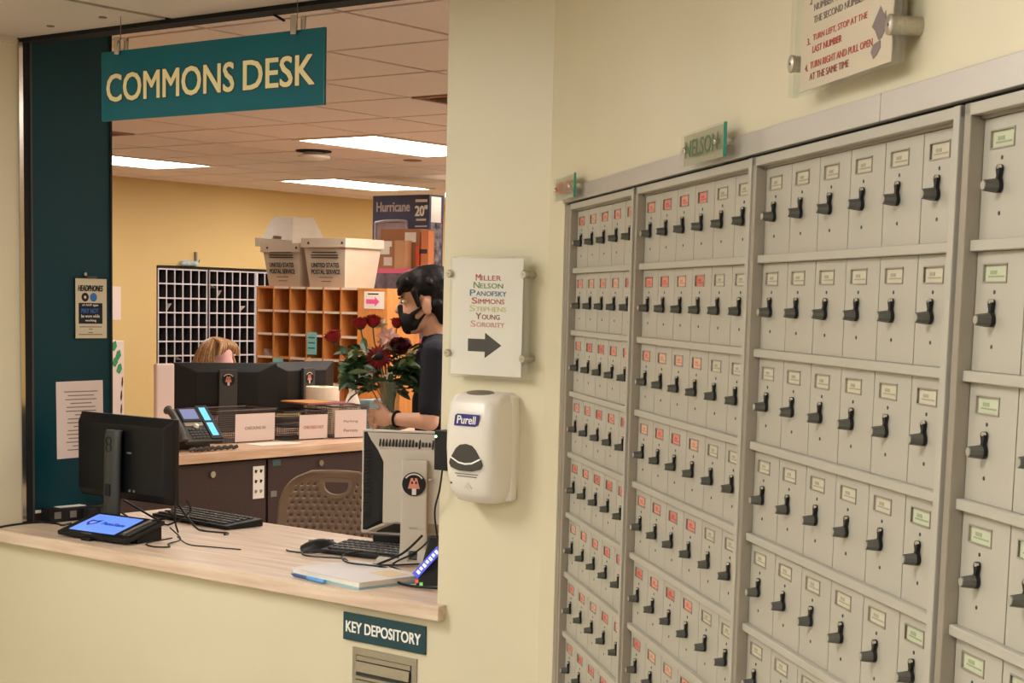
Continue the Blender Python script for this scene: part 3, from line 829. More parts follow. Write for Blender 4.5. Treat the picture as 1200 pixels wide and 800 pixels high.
box_obj('paper_slip', (0.05, 0.15, 0.0, 0.035, 0.045, 0.047), WHITE, t)

# right monitor, grey back towards the lobby
SILVER = mat('silver grey plastic', (190, 182, 168), 0.42)
t = thing('desktop_monitor', 'silver grey computer monitor with black vents seen from behind', 'monitor', (-3.118, 3.56, CZ), math.radians(33), 'computer monitors')
# stand is in local -y (towards the lobby)
def hull(pts0, y0, pts1, y1):
    mb_ = MB(); n_ = len(pts0)
    return mb_.add([(x, y0, z) for x, z in pts0] + [(x, y1, z) for x, z in pts1], [tuple(range(n_)), tuple(n_ + i for i in reversed(range(n_)))] + [(i, n_ + i, n_ + (i + 1) % n_, (i + 1) % n_) for i in range(n_)])
box_obj('bezel', (-0.165, 0.165, 0.0, 0.03, 0.075, 0.375), SILVER, t, 0.005)
hull([(-0.105, 0.12), (0.105, 0.12), (0.105, 0.33), (-0.105, 0.33)], -0.05, [(-0.16, 0.085), (0.16, 0.085), (0.16, 0.37), (-0.16, 0.37)], 0.0).obj('vent_shell', MATTE_BLACK, t)
rib = MB().box(-0.003, 0.045, 0, 0.003, 0, 0.0025).mesh('vent_rib', DARKGREY)
for k in range(22):
    for sx in (-1, 1):
        o = link('vent_rib', rib, t, (sx * 0.128 - 0.021, -0.034, 0.125 + k * 0.0092), (0, 0, -sx * 0.72))
hull([(-0.092, 0.115), (0.092, 0.115), (0.092, 0.29), (0.108, 0.325), (-0.108, 0.325), (-0.092, 0.29)], -0.062, [(-0.1, 0.105), (0.1, 0.105), (0.1, 0.29), (0.158, 0.372), (-0.158, 0.372), (-0.1, 0.29)], 0.003).obj('back_shell', SILVER, t, bevel=0.004)
hull([(-0.06, 0.118), (0.06, 0.118), (0.06, 0.128), (-0.06, 0.128)], -0.064, [(-0.155, 0.078), (0.155, 0.078), (0.155, 0.086), (-0.155, 0.086)], 0.005).obj('lower_wing', SILVER, t, bevel=0.002)
hull([(-0.06, 0.112), (-0.03, 0.112), (-0.03, 0.118), (-0.06, 0.118)], -0.055, [(-0.12, 0.08), (-0.03, 0.08), (-0.03, 0.12), (-0.1, 0.12)], -0.003).obj('cable_bay', DARKGREY, t)
vs = MB().box(-0.0018, 0.0018, -0.002, 0.004, -0.011, 0.011).mesh('vent_slot', MATTE_BLACK)
for k in range(23):
    x = -0.105 + k * 0.0095
    link('vent_slot', vs, t, (x, -0.0475, 0.344 if k < 11 else 0.341), (math.radians(-36), 0, 0)).scale = (1, 1, 1.0 if k < 11 else 1.35 if k % 4 == 0 else 0.6)
f = MB()
f.hexa([(-0.038, -0.085, 0.04), (0.038, -0.085, 0.04), (0.038, -0.062, 0.04), (-0.038, -0.062, 0.04), (-0.036, -0.08, 0.30), (0.036, -0.08, 0.30), (0.036, -0.062, 0.30), (-0.036, -0.062, 0.30)])
f.obj('stand_column', SILVER, t, bevel=0.004)
f = MB()
f.hexa([(-0.038, -0.10, 0.0), (-0.014, -0.10, 0.0), (-0.014, -0.062, 0.0), (-0.038, -0.062, 0.0), (-0.038, -0.085, 0.045), (-0.014, -0.085, 0.045), (-0.014, -0.062, 0.045), (-0.038, -0.062, 0.045)])
f.hexa([(0.014, -0.10, 0.0), (0.038, -0.10, 0.0), (0.038, -0.062, 0.0), (0.014, -0.062, 0.0), (0.014, -0.085, 0.045), (0.038, -0.085, 0.045), (0.038, -0.062, 0.045), (0.014, -0.062, 0.045)])
f.obj('stand_legs', SILVER, t)
MB().box(-0.11, 0.11, -0.12, 0.09, 0.0, 0.012).obj('foot', SILVER, t, bevel=0.005)
box_obj('latch', (-0.012, 0.012, -0.0865, -0.084, 0.105, 0.109), KNOBEND, t)
MB().lathe([(0.005, 0.0), (0.005, 0.01)], 10, (0.04, -0.07, 0.245), 'x').obj('thumb_screw', CHROME, t)
def sticker(parent, x, y, z, r):
    s = MB().lathe([(r, y), (r, y + 0.0008)], 24, (x, 0, z), 'y').obj('round_sticker', MATTE_BLACK, parent)
    arc = MB()
    P = mat('sticker pale', (214, 200, 196), 0.6); RD = mat('sticker pink', (206, 132, 116), 0.6)
    a = [math.radians(q) for q in range(35, 150, 10)]
    for q0, q1 in zip(a[:-1], a[1:]):
        pts = [(x + rr * math.cos(q), z + rr * math.sin(q)) for rr, q in ((r * 0.78, q0), (r * 0.9, q0), (r * 0.9, q1), (r * 0.78, q1))]
        arc.prism(pts, y - 0.0004, y)
    arc.obj('arc_band', P, s)
    MB().prism([(x - r * 0.5, z - r * 0.38), (x + r * 0.5, z - r * 0.38), (x + r * 0.26, z + r * 0.5), (x - r * 0.26, z + r * 0.5)], y - 0.0004, y).obj('figure', RD, s)
    MB().prism([(x - r * 0.15, z - r * 0.9), (x + r * 0.2, z - r * 0.9), (x + r * 0.2, z - r * 0.38), (x - r * 0.15, z - r * 0.38)], y - 0.0004, y).obj('figure_base', P, s)
    for dx, dz in ((-0.22, 0.02), (0.12, 0.02), (-0.06, 0.3)):
        MB().prism([(x + (dx) * r, z + dz * r), (x + (dx + 0.14) * r, z + dz * r), (x + (dx + 0.14) * r, z + (dz + 0.2) * r), (x + dx * r, z + (dz + 0.2) * r)], y - 0.0008, y - 0.0004).obj('figure_mark', MATTE_BLACK, s)
sticker(t, 0.0, -0.0865, 0.232, 0.034)
t = thing('docking_box', 'black flat computer dock under the silver monitor', 'computer', (-3.33, 3.60, CZ), math.radians(20))
box_obj('case', (0.0, 0.16, 0.0, 0.14, 0.004, 0.048), BLACK, t, 0.003)
box_obj('lid', (-0.004, 0.164, -0.004, 0.144, 0.048, 0.054), DARKGREY, t, 0.002)
for k in range(4):
    MB().lathe([(0.008, 0), (0.008, 0.004)], 10, (0.015 + 0.13 * (k % 2), 0.015 + 0.11 * (k // 2), 0)).obj('foot', MATTE_BLACK, t)
keyboard('black keyboard in front of the silver monitor', (-3.40, 3.45, CZ), math.radians(10), 0.33, 0.13)
t = thing('computer_mouse', 'black computer mouse on the counter left of the right keyboard', 'mouse', (-3.445, 3.49, CZ), math.radians(50))
f = MB()
sec = []
for k in range(9):
    u = k / 8
    hl = 0.031 * (math.sin(PI * (0.12 + 0.8 * u)) ** 0.5); hh = 0.036 * math.sin(PI * (0.1 + 0.72 * u)) ** 0.8
    sec.append([(-0.055 + 0.11 * u, hl * math.cos(q), max(0.0, hh * math.sin(q)) if math.sin(q) > 0 else 0.001) for q in [2 * PI * i / 16 for i in range(16)]])
f.rings(sec); f.obj('shell', BLACK, t, smooth=0.9)
MB().lathe([(0.008, -0.004), (0.008, 0.004)], 12, (0.028, 0, 0.026), 'y').obj('wheel', DARKGREY, t)
MB().box(-0.03, 0.045, 0.012, 0.014, 0.026, 0.031).obj('side_strip', MIDGREY, t)
t = thing('clipboard_pad', 'white paper pad with pale blue edge on the counter front', 'notepad', (-3.19, 3.16, CZ), math.radians(-9))
MB().box(0.0, 0.30, -0.03, 0.19, 0.0, 0.006).obj('backing', mat('pale blue board', (150, 186, 196), 0.5), t)
MB().box(0.004, 0.296, -0.026, 0.186, 0.006, 0.018).obj('pages', WHITE, t)
MB().box(0.0, 0.30, -0.028, 0.188, 0.018, 0.0195).obj('cover_sheet', mat('cover sheet', (226, 222, 222), 0.6), t)
MB().box(0.19, 0.27, 0.09, 0.16, 0.0195, 0.02).obj('cream_slip', mat('cream slip', (230, 206, 166), 0.7), t)
t = thing('ballpoint_pen', 'translucent blue pen lying in front of the paper pad', 'pen', (-3.17, 3.108, CZ + 0.0065), math.radians(-9))
MB().tube([(0, 0, 0), (0.012, 0, 0)], [0.001, 0.004], 8).obj('tip', NAVY, t)
MB().tube([(0.012, 0, 0), (0.075, 0, 0)], 0.005, 8).obj('grip', mat('navy plastic', (50, 84, 140), 0.3), t, smooth=True)
MB().tube([(0.075, 0, 0), (0.15, 0, 0)], 0.0058, 8).obj('barrel', mat('light blue plastic', (90, 160, 226), 0.25), t, smooth=True)
t = thing('payment_terminal', 'small black terminal with a lit strip leaning by the opening edge', 'card terminal', (-2.80, 3.27, CZ), math.radians(38))
MB().hexa([(-0.05, 0.0, 0.0), (0.12, 0.0, 0.0), (0.12, 0.09, 0.0), (-0.05, 0.09, 0.0), (-0.02, 0.06, 0.12), (0.12, 0.06, 0.12), (0.12, 0.09, 0.12), (-0.02, 0.09, 0.12)]).obj('body', BLACK, t, bevel=0.003)
gl = MB().box(0, 0.10, -0.002, 0.0, 0, 0.02).obj('lit_strip', mat('terminal glow', (60, 70, 190), 0.4, emit=0.3), t, loc=(-0.046, 0.012, 0.018), rot=(-0.4, -0.86, 0))
for k, c in enumerate(((240, 110, 90), (140, 230, 130))):
    MB().box(0, 0.009, -0.003, 0, -0.003, 0.006).obj('icon', mat('icon %d' % k, c, 0.4, emit=0.1), t, loc=(-0.052 + 0.012 * k, -0.002, 0.012 - 0.008 * k))
for k in range(7):
    box_obj('lit_mark', (0.01 + k * 0.012, 0.018 + k * 0.012, -0.0028, -0.002, 0.004 + 0.002 * (k % 2), 0.015), mat('terminal marks', (200, 206, 255), 0.4, emit=0.4), gl)
cl = [([(-3.02, 3.47, 0.09), (-3.05, 3.42, 0.04), (-3.1, 3.36, 0.005), (-3.02, 3.3, 0.004), (-2.93, 3.24, 0.004), (-2.82, 3.2, 0.004), (-2.72, 3.24, 0.004)], 'thick black cable curving from the silver monitor stand to the counter edge'),
      ([(-3.0, 3.48, 0.08), (-3.0, 3.42, 0.05), (-3.03, 3.36, 0.02), (-2.98, 3.3, 0.004), (-2.9, 3.28, 0.004), (-2.76, 3.29, 0.004)], 'black cable under the silver monitor stand, right strand'),
      ([(-3.38, 3.45, 0.01), (-3.42, 3.4, 0.004), (-3.36, 3.36, 0.004), (-3.26, 3.40, 0.004), (-3.2, 3.37, 0.004), (-3.1, 3.40, 0.004), (-3.02, 3.46, 0.01)], 'thin black mouse cable lying in front of the right keyboard'),
      ([(-3.2, 3.42, 0.03), (-3.22, 3.36, 0.024), (-3.12, 3.27, 0.024), (-3.03, 3.3, 0.02), (-3.0, 3.36, 0.004), (-3.08, 3.4, 0.004)], 'black cable loop lying on the paper pad'),
      ([(-3.49, 3.40, 0.003), (-3.46, 3.385, 0.004), (-3.4, 3.4, 0.004), (-3.36, 3.43, 0.01)], 'short cord tip left of the right keyboard'),
      ([(-2.95, 3.5, 0.03), (-2.92, 3.4, 0.004), (-2.85, 3.33, 0.004), (-2.74, 3.33, 0.004)], 'black cable behind the payment terminal')]
for pts, lb in cl:
    cord('computer_cable', lb, [(x, y, CZ + z + 0.003) for x, y, z in pts], 0.0035 if 'thick' in lb else 0.0026)

# ------------------------------------------------------------------ office chair
t = thing('office_chair', 'brown chair with perforated plastic back behind the counter', 'chair', (-4.325, 4.468, 0), math.radians(35))
CHB = mat('brown chair plastic', (142, 120, 100), 0.5)
f = MB()
NX, NZ = 62, 34
def backp(u, v):     # u -1..1, v 0..1
    hw = 0.20 + 0.022 * math.sin(PI * min(1, v * 1.15)) 
    e = 1.0
    if v > 0.62:
        e = max(0.0, 1 - ((v - 0.62) / 0.385) ** 3.4) ** 0.42
    e = max(e, 0.45)
    x = u * hw * e
    return (x, 0.03 * u * u * -1 + 0.02 - 0.05 * (v - 0.5) ** 2, 0.56 + 0.41 * v)
vs = [backp(-1 + 2 * i / NX, j / NZ) for j in range(NZ + 1) for i in range(NX + 1)]
fs = []
for j in range(NZ):
    for i in range(NX):
        edge = i < 5 or i >= NX - 5 or j < 3 or j >= NZ - 4
        hole = (not edge) and j % 2 == 1 and (i + (2 if (j // 2) % 2 else 0)) % 4 in (0, 1)
        x, _, z = backp(-1 + 2 * (i + 0.5) / NX, (j + 0.5) / NZ)
        handle = abs(x) < 0.052 and 0.905 - 0.04 * (1 - (x / 0.052) ** 2) ** 0.5 < z < 0.930
        nearh = abs(x) < 0.062 and z > 0.868
        if handle or (hole and not nearh):
            continue
        fs.append((j * (NX + 1) + i, j * (NX + 1) + i + 1, (j + 1) * (NX + 1) + i + 1, (j + 1) * (NX + 1) + i))
f.add(vs, fs)
o = f.obj('backrest', CHB, t, smooth=1.2)
o.modifiers.new('thickness', 'SOLIDIFY').thickness = 0.008
rim = MB(); q_ = [math.radians(a) for a in range(180, 361, 15)]
inn = [(0.046 * math.cos(a), 0.910 + 0.034 * math.sin(a)) for a in q_]; out = [(0.062 * math.cos(a), 0.910 + 0.05 * math.sin(a)) for a in q_]
inn = [(-0.046, 0.924)] + inn + [(0.046, 0.924)]; out = [(-0.062, 0.938)] + out + [(0.062, 0.938)]
for k in range(len(inn)):
    k2 = (k + 1) % len(inn)
    rim.prism([inn[k], out[k], out[k2], inn[k2]], 0.0, 0.024)
rim.obj('handle_rim', CHB, t)
MB().box(-0.23, 0.23, -0.44, 0.0, 0.455, 0.485).obj('seat', CHB, t, bevel=0.012)
for sx in (-1, 1):
    MB().tube(spline([(sx * 0.19, 0.03, 0.75), (sx * 0.2, 0.035, 0.55), (sx * 0.2, 0.0, 0.46), (sx * 0.215, 0.05, 0.0)]), 0.011, 8).obj('leg', STEEL, t, smooth=True)
    MB().tube([(sx * 0.2, -0.4, 0.455), (sx * 0.22, -0.45, 0.0)], 0.011, 8).obj('leg', STEEL, t, smooth=True)

# ------------------------------------------------------------------ rear desk with cabinets
XD = -5.93
t = thing('rear_worktop', 'beige laminate worktop of the rear desk holding phone and baskets', 'worktop', (0, 0, 0))
box_obj('top', (4.2, 7.6, 0.0, 1.15, CZ - 0.045, CZ), LAMINATE_Y, t, 0.002, (XD, 0, 0), (0, 0, R90))
for k, (y0, y1, lb) in enumerate(((4.25, 5.665, 'dark brown locking cabinet under the phone end of the rear desk'), (5.672, 6.6, 'dark brown locking cabinet behind the perforated chair'), (6.607, 7.55, 'dark brown cabinet at the far end of the rear desk'))):
    t = thing('desk_cabinet', lb, 'cabinet', (XD - 0.03, y0, 0), R90, 'brown cabinets under the rear desk')
    W = y1 - y0
    box_obj('carcass', (0, W, 0.02, 0.5, 0.08, CZ - 0.046), BROWN, t)
    box_obj('plinth', (0, W, 0.06, 0.48, 0.0, 0.08), MATTE_BLACK, t)
    dr = box_obj('door', (0.004, W - 0.004, 0, 0.02, 0.1, CZ - 0.055), BROWN, t, 0.002)
    lx = (5.306 - y0) if k == 0 else (6.038 - y0) if k == 1 else 0.4
    MB().lathe([(0.016, -0.012), (0.018, -0.006), (0.018, 0.0)], 14, (lx, 0, 0.76 + 0.01 * k), 'y').obj('lock', CHROME, dr, smooth=True)
    if k == 1:
        box_obj('key_tag', (0.03, 0.085, -0.003, 0, 0.775, 0.805), mat('teal tag', (60, 90, 92), 0.6), dr)
        box_obj('small_label', (0.02, 0.06, -0.003, 0, 0.62, 0.65), MIDGREY, dr)
t = thing('sticker_sheet', 'white sheet of arrow stickers on the brown cabinet', 'paper', (XD - 0.03, 5.572, 0.62), R90)
box_obj('sheet', (0, 0.074, -0.003, -0.001, 0, 0.16), WHITE, t)
for k in range(3):
    for c in range(2):
        MB().prism([(0.01 + c * 0.034, 0.03 + k * 0.05), (0.02 + c * 0.034, 0.025 + k * 0.05), (0.03 + c * 0.034, 0.04 + k * 0.05), (0.012 + c * 0.034, 0.045 + k * 0.05)], -0.0035, -0.003).obj('arrow_mark', INK if k > 0 else MIDGREY, t)

# phone
t = thing('desk_phone', 'black and silver desk phone with lit blue screens on the rear desk', 'telephone', (-6.02, 5.22, CZ), math.radians(80))
PH = mat('phone charcoal', (66, 62, 58), 0.5)
PT = math.radians(42)
b = MB().box(0.0, 0.20, 0.0, 0.22, 0.0, 0.025).obj('base_plate', PH, t, bevel=0.006, loc=(0, 0.03, 0.03), rot=(PT, 0, 0))
MB().box(0.025, 0.13, 0.125, 0.215, 0.0255, 0.034).obj('screen_bezel', BLACK, b, bevel=0.002)
MB().box(0.036, 0.12, 0.14, 0.205, 0.034, 0.0346).obj('screen', mat('phone screen', (118, 130, 178), 0.3, emit=0.12), b)
MB().box(0.135, 0.20, 0.01, 0.23, 0.0255, 0.032).obj('side_module', BLACK, b, bevel=0.002)
for y in (0.03, 0.13):
    MB().box(0.148, 0.183, y, y + 0.085, 0.032, 0.0326).obj('side_screen', mat('cyan screen', (96, 185, 240), 0.3, emit=0.35), b)
MB().box(0.03, 0.13, 0.1, 0.124, 0.0255, 0.028).obj('soft_key_bar', KNOBEND, b, bevel=0.002)
MB().lathe([(0.017, 0.025), (0.017, 0.032), (0.012, 0.034)], 16, (0.083, 0.098, 0)).obj('navigation_ring', KNOBEND, b, smooth=True)
km = MB().box(0, 0.016, 0, 0.011, 0, 0.005).mesh('key', DARKGREY, bevel=0.001, bseg=1)
for r in range(4):
    for c in range(5):
        link('key', km, b, (0.034 + c * 0.0195, 0.018 + r * 0.017, 0.025))
MB().tube(spline([(-0.028, 0.0, 0.035), (-0.03, 0.05, 0.055), (-0.03, 0.15, 0.055), (-0.028, 0.2, 0.038)]), [0.024, 0.02] + [0.016] * 15 + [0.02, 0.024], 10).obj('handset', PH, b, smooth=True)
MB().box(0.0, 0.19, 0.12, 0.2, 0.0, 0.14).obj('rear_stand', PH, t, bevel=0.006)
cord('phone_cord', 'coiled black phone cord in front of the desk phone', [(-5.99, 5.2 + 0.02 * k, CZ + 0.012 + 0.006 * (k % 2)) if k % 2 else (-6.0, 5.2 + 0.02 * k, CZ + 0.01) for k in range(16)], 0.009, PH)

# wire baskets
BK = mat('basket wire brown', (92, 80, 76), 0.45, metal=0.4)
def basket(label, loc, rz, W, D, H, m, caption, ink, lx0, lx1):
    t = thing('letter_basket', label, 'basket', loc, rz, 'letter baskets on the rear desk')
    cs = (0.9, 1.0)
    c0 = [(0.012, 0.012), (W - 0.012, 0.012), (W - 0.012, D - 0.012), (0.012, D - 0.012)]
    c1 = [(0, 0), (W, 0), (W, D), (0, D)]
    for nm, i in (('front_side', 0), ('right_side', 1), ('back_side', 2), ('left_side', 3)):
        f = MB(); a0, b0, a1, b1 = c0[i], c0[(i + 1) % 4], c1[i], c1[(i + 1) % 4]
        n = int((Vector(b1) - Vector(a1)).length / 0.011)
        for k in range(n + 1):
            u = k / n
            f.tube([(a0[0] + (b0[0] - a0[0]) * u, a0[1] + (b0[1] - a0[1]) * u, 0.002), (a1[0] + (b1[0] - a1[0]) * u, a1[1] + (b1[1] - a1[1]) * u, H)], 0.0014, 4, 0, False)
        for k in range(1, int(H / 0.011)):
            v = k * 0.011 / H
            p = (a0[0] + (a1[0] - a0[0]) * v, a0[1] + (a1[1] - a0[1]) * v, H * v); q = (b0[0] + (b1[0] - b0[0]) * v, b0[1] + (b1[1] - b0[1]) * v, H * v)
            f.tube([p, q], 0.0014, 4, 0, False)
        f.obj(nm, m, t)
    MB().tube([(x, y, H) for x, y in c1 + c1[:1]], 0.005, 6).obj('rim', m, t)
    box_obj('bottom', (0.012, W - 0.012, 0.012, D - 0.012, 0, 0.003), m, t)
    cd = box_obj('label_card', (lx0, lx1, -0.006, -0.003, 0.006, H - 0.018), PINKISH, t, rot=(0.02, 0, 0))
    hh = H - 0.03
    for k, s in enumerate(caption):
        wd = min((lx1 - lx0) * 0.72, 0.0125 * len(s))
        z = 0.006 + hh * (0.5 if len(caption) == 1 else 0.6 - 0.34 * k)
        text(s, (lx0 + lx1) / 2 - wd / 2, -0.0065, z - 0.008, wd, 0.016, ink, cd, bold=0.012)
    return t
REDT = mat('red label text', (176, 92, 92), 0.7); GRYT = mat('grey label text', (138, 120, 122), 0.7)
basket('brown wire letter basket labelled CHECKING IN beside the phone', (-6.26, 5.60, CZ), math.radians(88), 0.40, 0.24, 0.165, BK, ['CHECKING IN'], GRYT, 0.12, 0.385)
basket('black wire letter basket labelled CHECKED OUT between the other two', (-6.20, 6.01, CZ), math.radians(84), 0.29, 0.26, 0.15, mat('basket wire black', (30, 28, 30), 0.45), ['CHECKED OUT'], REDT, 0.10, 0.288)
basket('brown wire letter basket labelled Parking Permits nearest the silver monitor', (-6.155, 6.325, CZ), math.radians(76), 0.22, 0.27, 0.17, BK, ['Parking', 'Permits'], GRYT, 0.012, 0.21)
t = thing('folder_stack', 'purple and orange folders lying on top of the parking basket', 'folder', (-6.20, 6.20, CZ + 0.178), math.radians(78))
MB().box(0.0, 0.30, 0.02, 0.22, 0.0, 0.006).obj('purple_folder', mat('purple folder', (126, 70, 86), 0.6), t)
MB().box(0.02, 0.22, 0.03, 0.26, 0.006, 0.011).obj('orange_folder', mat('orange folder', (190, 126, 50), 0.6), t, rot=(0, 0, 0.15))
t = thing('loose_sheet', 'white sheet lying flat in front of the baskets on the rear desk', 'paper', (-6.06, 5.72, CZ), math.radians(86))
box_obj('sheet', (0, 0.27, 0, 0.13, 0.0005, 0.002), WHITE, t)

# dual monitors on the rear desk
def deskmon(label, x, y0, W, rz):
    t = thing('black_monitor', label, 'monitor', (x, y0, CZ), rz, 'computer monitors')
    zb, zt = 0.085, 0.375
    hull([(-W * 0.30, zb + 0.07), (W * 0.30, zb + 0.07), (W * 0.30, zt - 0.05), (-W * 0.30, zt - 0.05)], -0.035, [(-W / 2, zb), (W / 2, zb), (W / 2, zt), (-W / 2, zt)], 0.0).obj('back_shell', BLACK, t, bevel=0.004)
    box_obj('bezel', (-W / 2, W / 2, 0.0, 0.022, zb, zt), BLACK, t, 0.003)
    box_obj('screen', (-W / 2 + 0.012, W / 2 - 0.012, 0.022, 0.0225, zb + 0.015, zt - 0.012), mat('monitor screen', (150, 170, 200), 0.3, emit=0.3), t)
    box_obj('stand_column', (-0.05, 0.05, -0.055, -0.035, 0.01, 0.34), DARKGREY, t, 0.003)
    MB().box(-0.13, 0.13, -0.1, 0.1, 0, 0.012).obj('foot', DARKGREY, t, bevel=0.004)
    sticker(t, 0.0, -0.056, 0.285, 0.036)
    return t
deskmon('left of the two black monitors on the rear desk, seen from behind', -6.865, 6.215, 0.57, math.radians(60))
deskmon('right of the two black monitors on the rear desk, seen from behind', -6.845, 6.78, 0.57, math.radians(95))
t = thing('white_panel', 'white rounded upright panel left of the black desk monitors', 'panel', (-6.9, 5.755, CZ), R90)
MB().box(0, 0.125, 0, 0.03, 0, 0.375).obj('board', PINKISH, t, bevel=0.012, bseg=3)
MB().box(-0.01, 0.135, -0.05, 0.08, 0, 0.012).obj('foot', PINKISH, t)
t = thing('leaf_print_box', 'white box with green leaf print standing behind the left monitor', 'box', (-5.96, 4.38, CZ), math.radians(80))
box_obj('carton', (0, 0.36, 0, 0.12, 0, 0.535), PINKISH, t, 0.004)
GREENP = mat('green print', (52, 140, 92), 0.6)
for k, (x, z) in enumerate(((0.31, 0.50), (0.33, 0.46), (0.315, 0.43), (0.335, 0.40), (0.325, 0.14), (0.315, 0.10), (0.335, 0.06), (0.32, 0.02), (0.345, 0.22), (0.345, 0.28), (0.35, 0.34))):
    w_ = 0.028 if k < 8 else 0.008
    MB().prism([(x - w_ / 2, z), (x, z - 0.012), (x + w_ / 2, z + 0.01), (x + w_ * 0.3, z + 0.035), (x - w_ * 0.2, z + 0.028)], -0.002, 0.001).obj('leaf_print', GREENP if k < 8 else BROWN, t)
# white tub of wipes, spray bottle, blue box
t = thing('wipes_tub', 'wide white paper roll behind the parking basket', 'roll', (-6.60, 6.70, CZ))
MB().lathe([(0.092, 0.0), (0.096, 0.006), (0.096, 0.24), (0.092, 0.245), (0.022, 0.245), (0.022, 0.2)], 28).obj('roll', mat('roll paper', (222, 206, 186), 0.8), t, smooth=0.7)
MB().lathe([(0.021, 0.0), (0.021, 0.247)], 16).obj('core', CARD, t)
t = thing('spray_bottle', 'white spray bottle beside the paper roll on the rear desk', 'bottle', (-6.50, 6.84, CZ))
MB().lathe([(0.048, 0.0), (0.05, 0.01), (0.05, 0.12), (0.045, 0.15), (0.028, 0.20), (0.02, 0.215), (0.02, 0.23)], 18).obj('body', WHITE_PL, t, smooth=0.7)
MB().lathe([(0.023, 0.225), (0.023, 0.25), (0.015, 0.262)], 14).obj('collar', WHITE_PL, t, smooth=0.7)
MB().box(-0.018, 0.06, -0.014, 0.014, 0.258, 0.295).obj('trigger_head', WHITE_PL, t, bevel=0.006)
MB().hexa([(0.03, -0.008, 0.21), (0.04, -0.008, 0.21), (0.04, 0.008, 0.21), (0.03, 0.008, 0.21), (0.02, -0.008, 0.26), (0.03, -0.008, 0.26), (0.03, 0.008, 0.26), (0.02, 0.008, 0.26)]).obj('trigger', MIDGREY, t)
MB().box(-0.03, 0.03, -0.052, -0.05, 0.04, 0.11).obj('label', GREYINK, t)
t = thing('blue_box', 'grey blue upright box next to the vase on the rear desk', 'box', (-6.42, 6.90, CZ), R90)
box_obj('carton', (0, 0.135, 0, 0.09, 0, 0.165), mat('grey blue card', (108, 136, 146), 0.7, noise=0.1, nscale=60), t, 0.002)
box_obj('lid', (-0.002, 0.137, -0.002, 0.092, 0.160, 0.172), mat('grey blue lid', (128, 154, 160), 0.7), t, 0.002)

# ------------------------------------------------------------------ steel mail sorter on the yellow wall
SORT = mat('sorter steel', (196, 192, 200), 0.45, metal=0.2)
SORTBK = mat('sorter shaded inner', (44, 38, 38), 0.8)  # dimness inside the cells put into the colour of backs and divider sides
CW, RH_, NR_ = 0.0845, 0.1155, 10
ZT = 1.81
for k, (y0, nc, lb) in enumerate(((8.68, 6, 'left steel pigeonhole rack on the yellow wall, above the woman'), (9.215, 6, 'middle steel pigeonhole rack on the yellow wall beside the wooden sorter'), (9.75, 6, 'right steel pigeonhole rack on the yellow wall, mostly behind the postal tubs'))):
    t = thing('mail_rack', lb, 'mail rack', (XW + 0.008, y0, 0), R90, 'steel pigeonhole racks')
    W = nc * CW + 0.012
    H = NR_ * RH_
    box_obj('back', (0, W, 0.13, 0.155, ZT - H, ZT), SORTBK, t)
    box_obj('top', (-0.006, W + 0.006, -0.004, 0.155, ZT, ZT + 0.014), BLACK, t)
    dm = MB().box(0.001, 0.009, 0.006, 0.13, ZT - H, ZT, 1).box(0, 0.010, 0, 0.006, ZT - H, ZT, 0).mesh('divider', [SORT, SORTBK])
    for c in range(nc + 1):
        link('divider', dm, t, (c * CW, 0, 0))
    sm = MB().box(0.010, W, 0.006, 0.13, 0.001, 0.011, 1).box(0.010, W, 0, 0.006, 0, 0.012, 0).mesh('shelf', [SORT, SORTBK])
    for r in range(NR_ + 1):
        link('shelf', sm, t, (0, -0.002, ZT - r * RH_ - 0.012))
    MB().box(W, W + 0.016, -0.004, 0.15, ZT - H, ZT).obj('end_stile', SORTBK if k == 0 else SORT, t)
    for c, r, a in (((1, 2, 0.9), (2, 5, -0.6)) if k == 0 else ((1, 1, 0.9), (0, 0, -0.5), (4, 2, 0.7))):
        MB().box(0, 0.08, 0.02, 0.12, -0.001, 0.001).obj('letter', PINKISH, t, loc=(0.02 + c * CW, 0, ZT - (r + 1) * RH_ + 0.004), rot=(0, -a, 0))
t = thing('blue_bundle', 'pale blue bundle lying on the ledge above the steel pigeonhole rack', 'bundle', (XW + 0.03, 8.98, ZT + 0.022))
f = MB()
for k in range(6):
    f.ell((0.02 * math.sin(k * 2), -0.06 + k * 0.028, 0.025), (0.028, 0.03, 0.024), 10, 6)
blob('cloth', f, mat('pale blue cloth', (176, 196, 206), 0.8), t, 0.008, 3)
t = thing('wall_hook', 'thin grey hook on the yellow wall above the steel rack', 'hook', (XW, 9.07, 1.85))
MB().box(0, 0.02, -0.008, 0.008, 0, 0.10).obj('strip', MIDGREY, t)
MB().tube([(0.02, 0, 0.02), (0.05, 0, 0.02), (0.055, 0, 0.04)], 0.005, 6).obj('peg', MIDGREY, t)
t = thing('wall_paper_sheet', 'white sheet on the yellow wall at the edge of the teal panel', 'paper', (XW, 8.09, 1.395), R90)
box_obj('sheet', (0, 0.225, -0.004, -0.001, 0, 0.26), PINKISH, t)

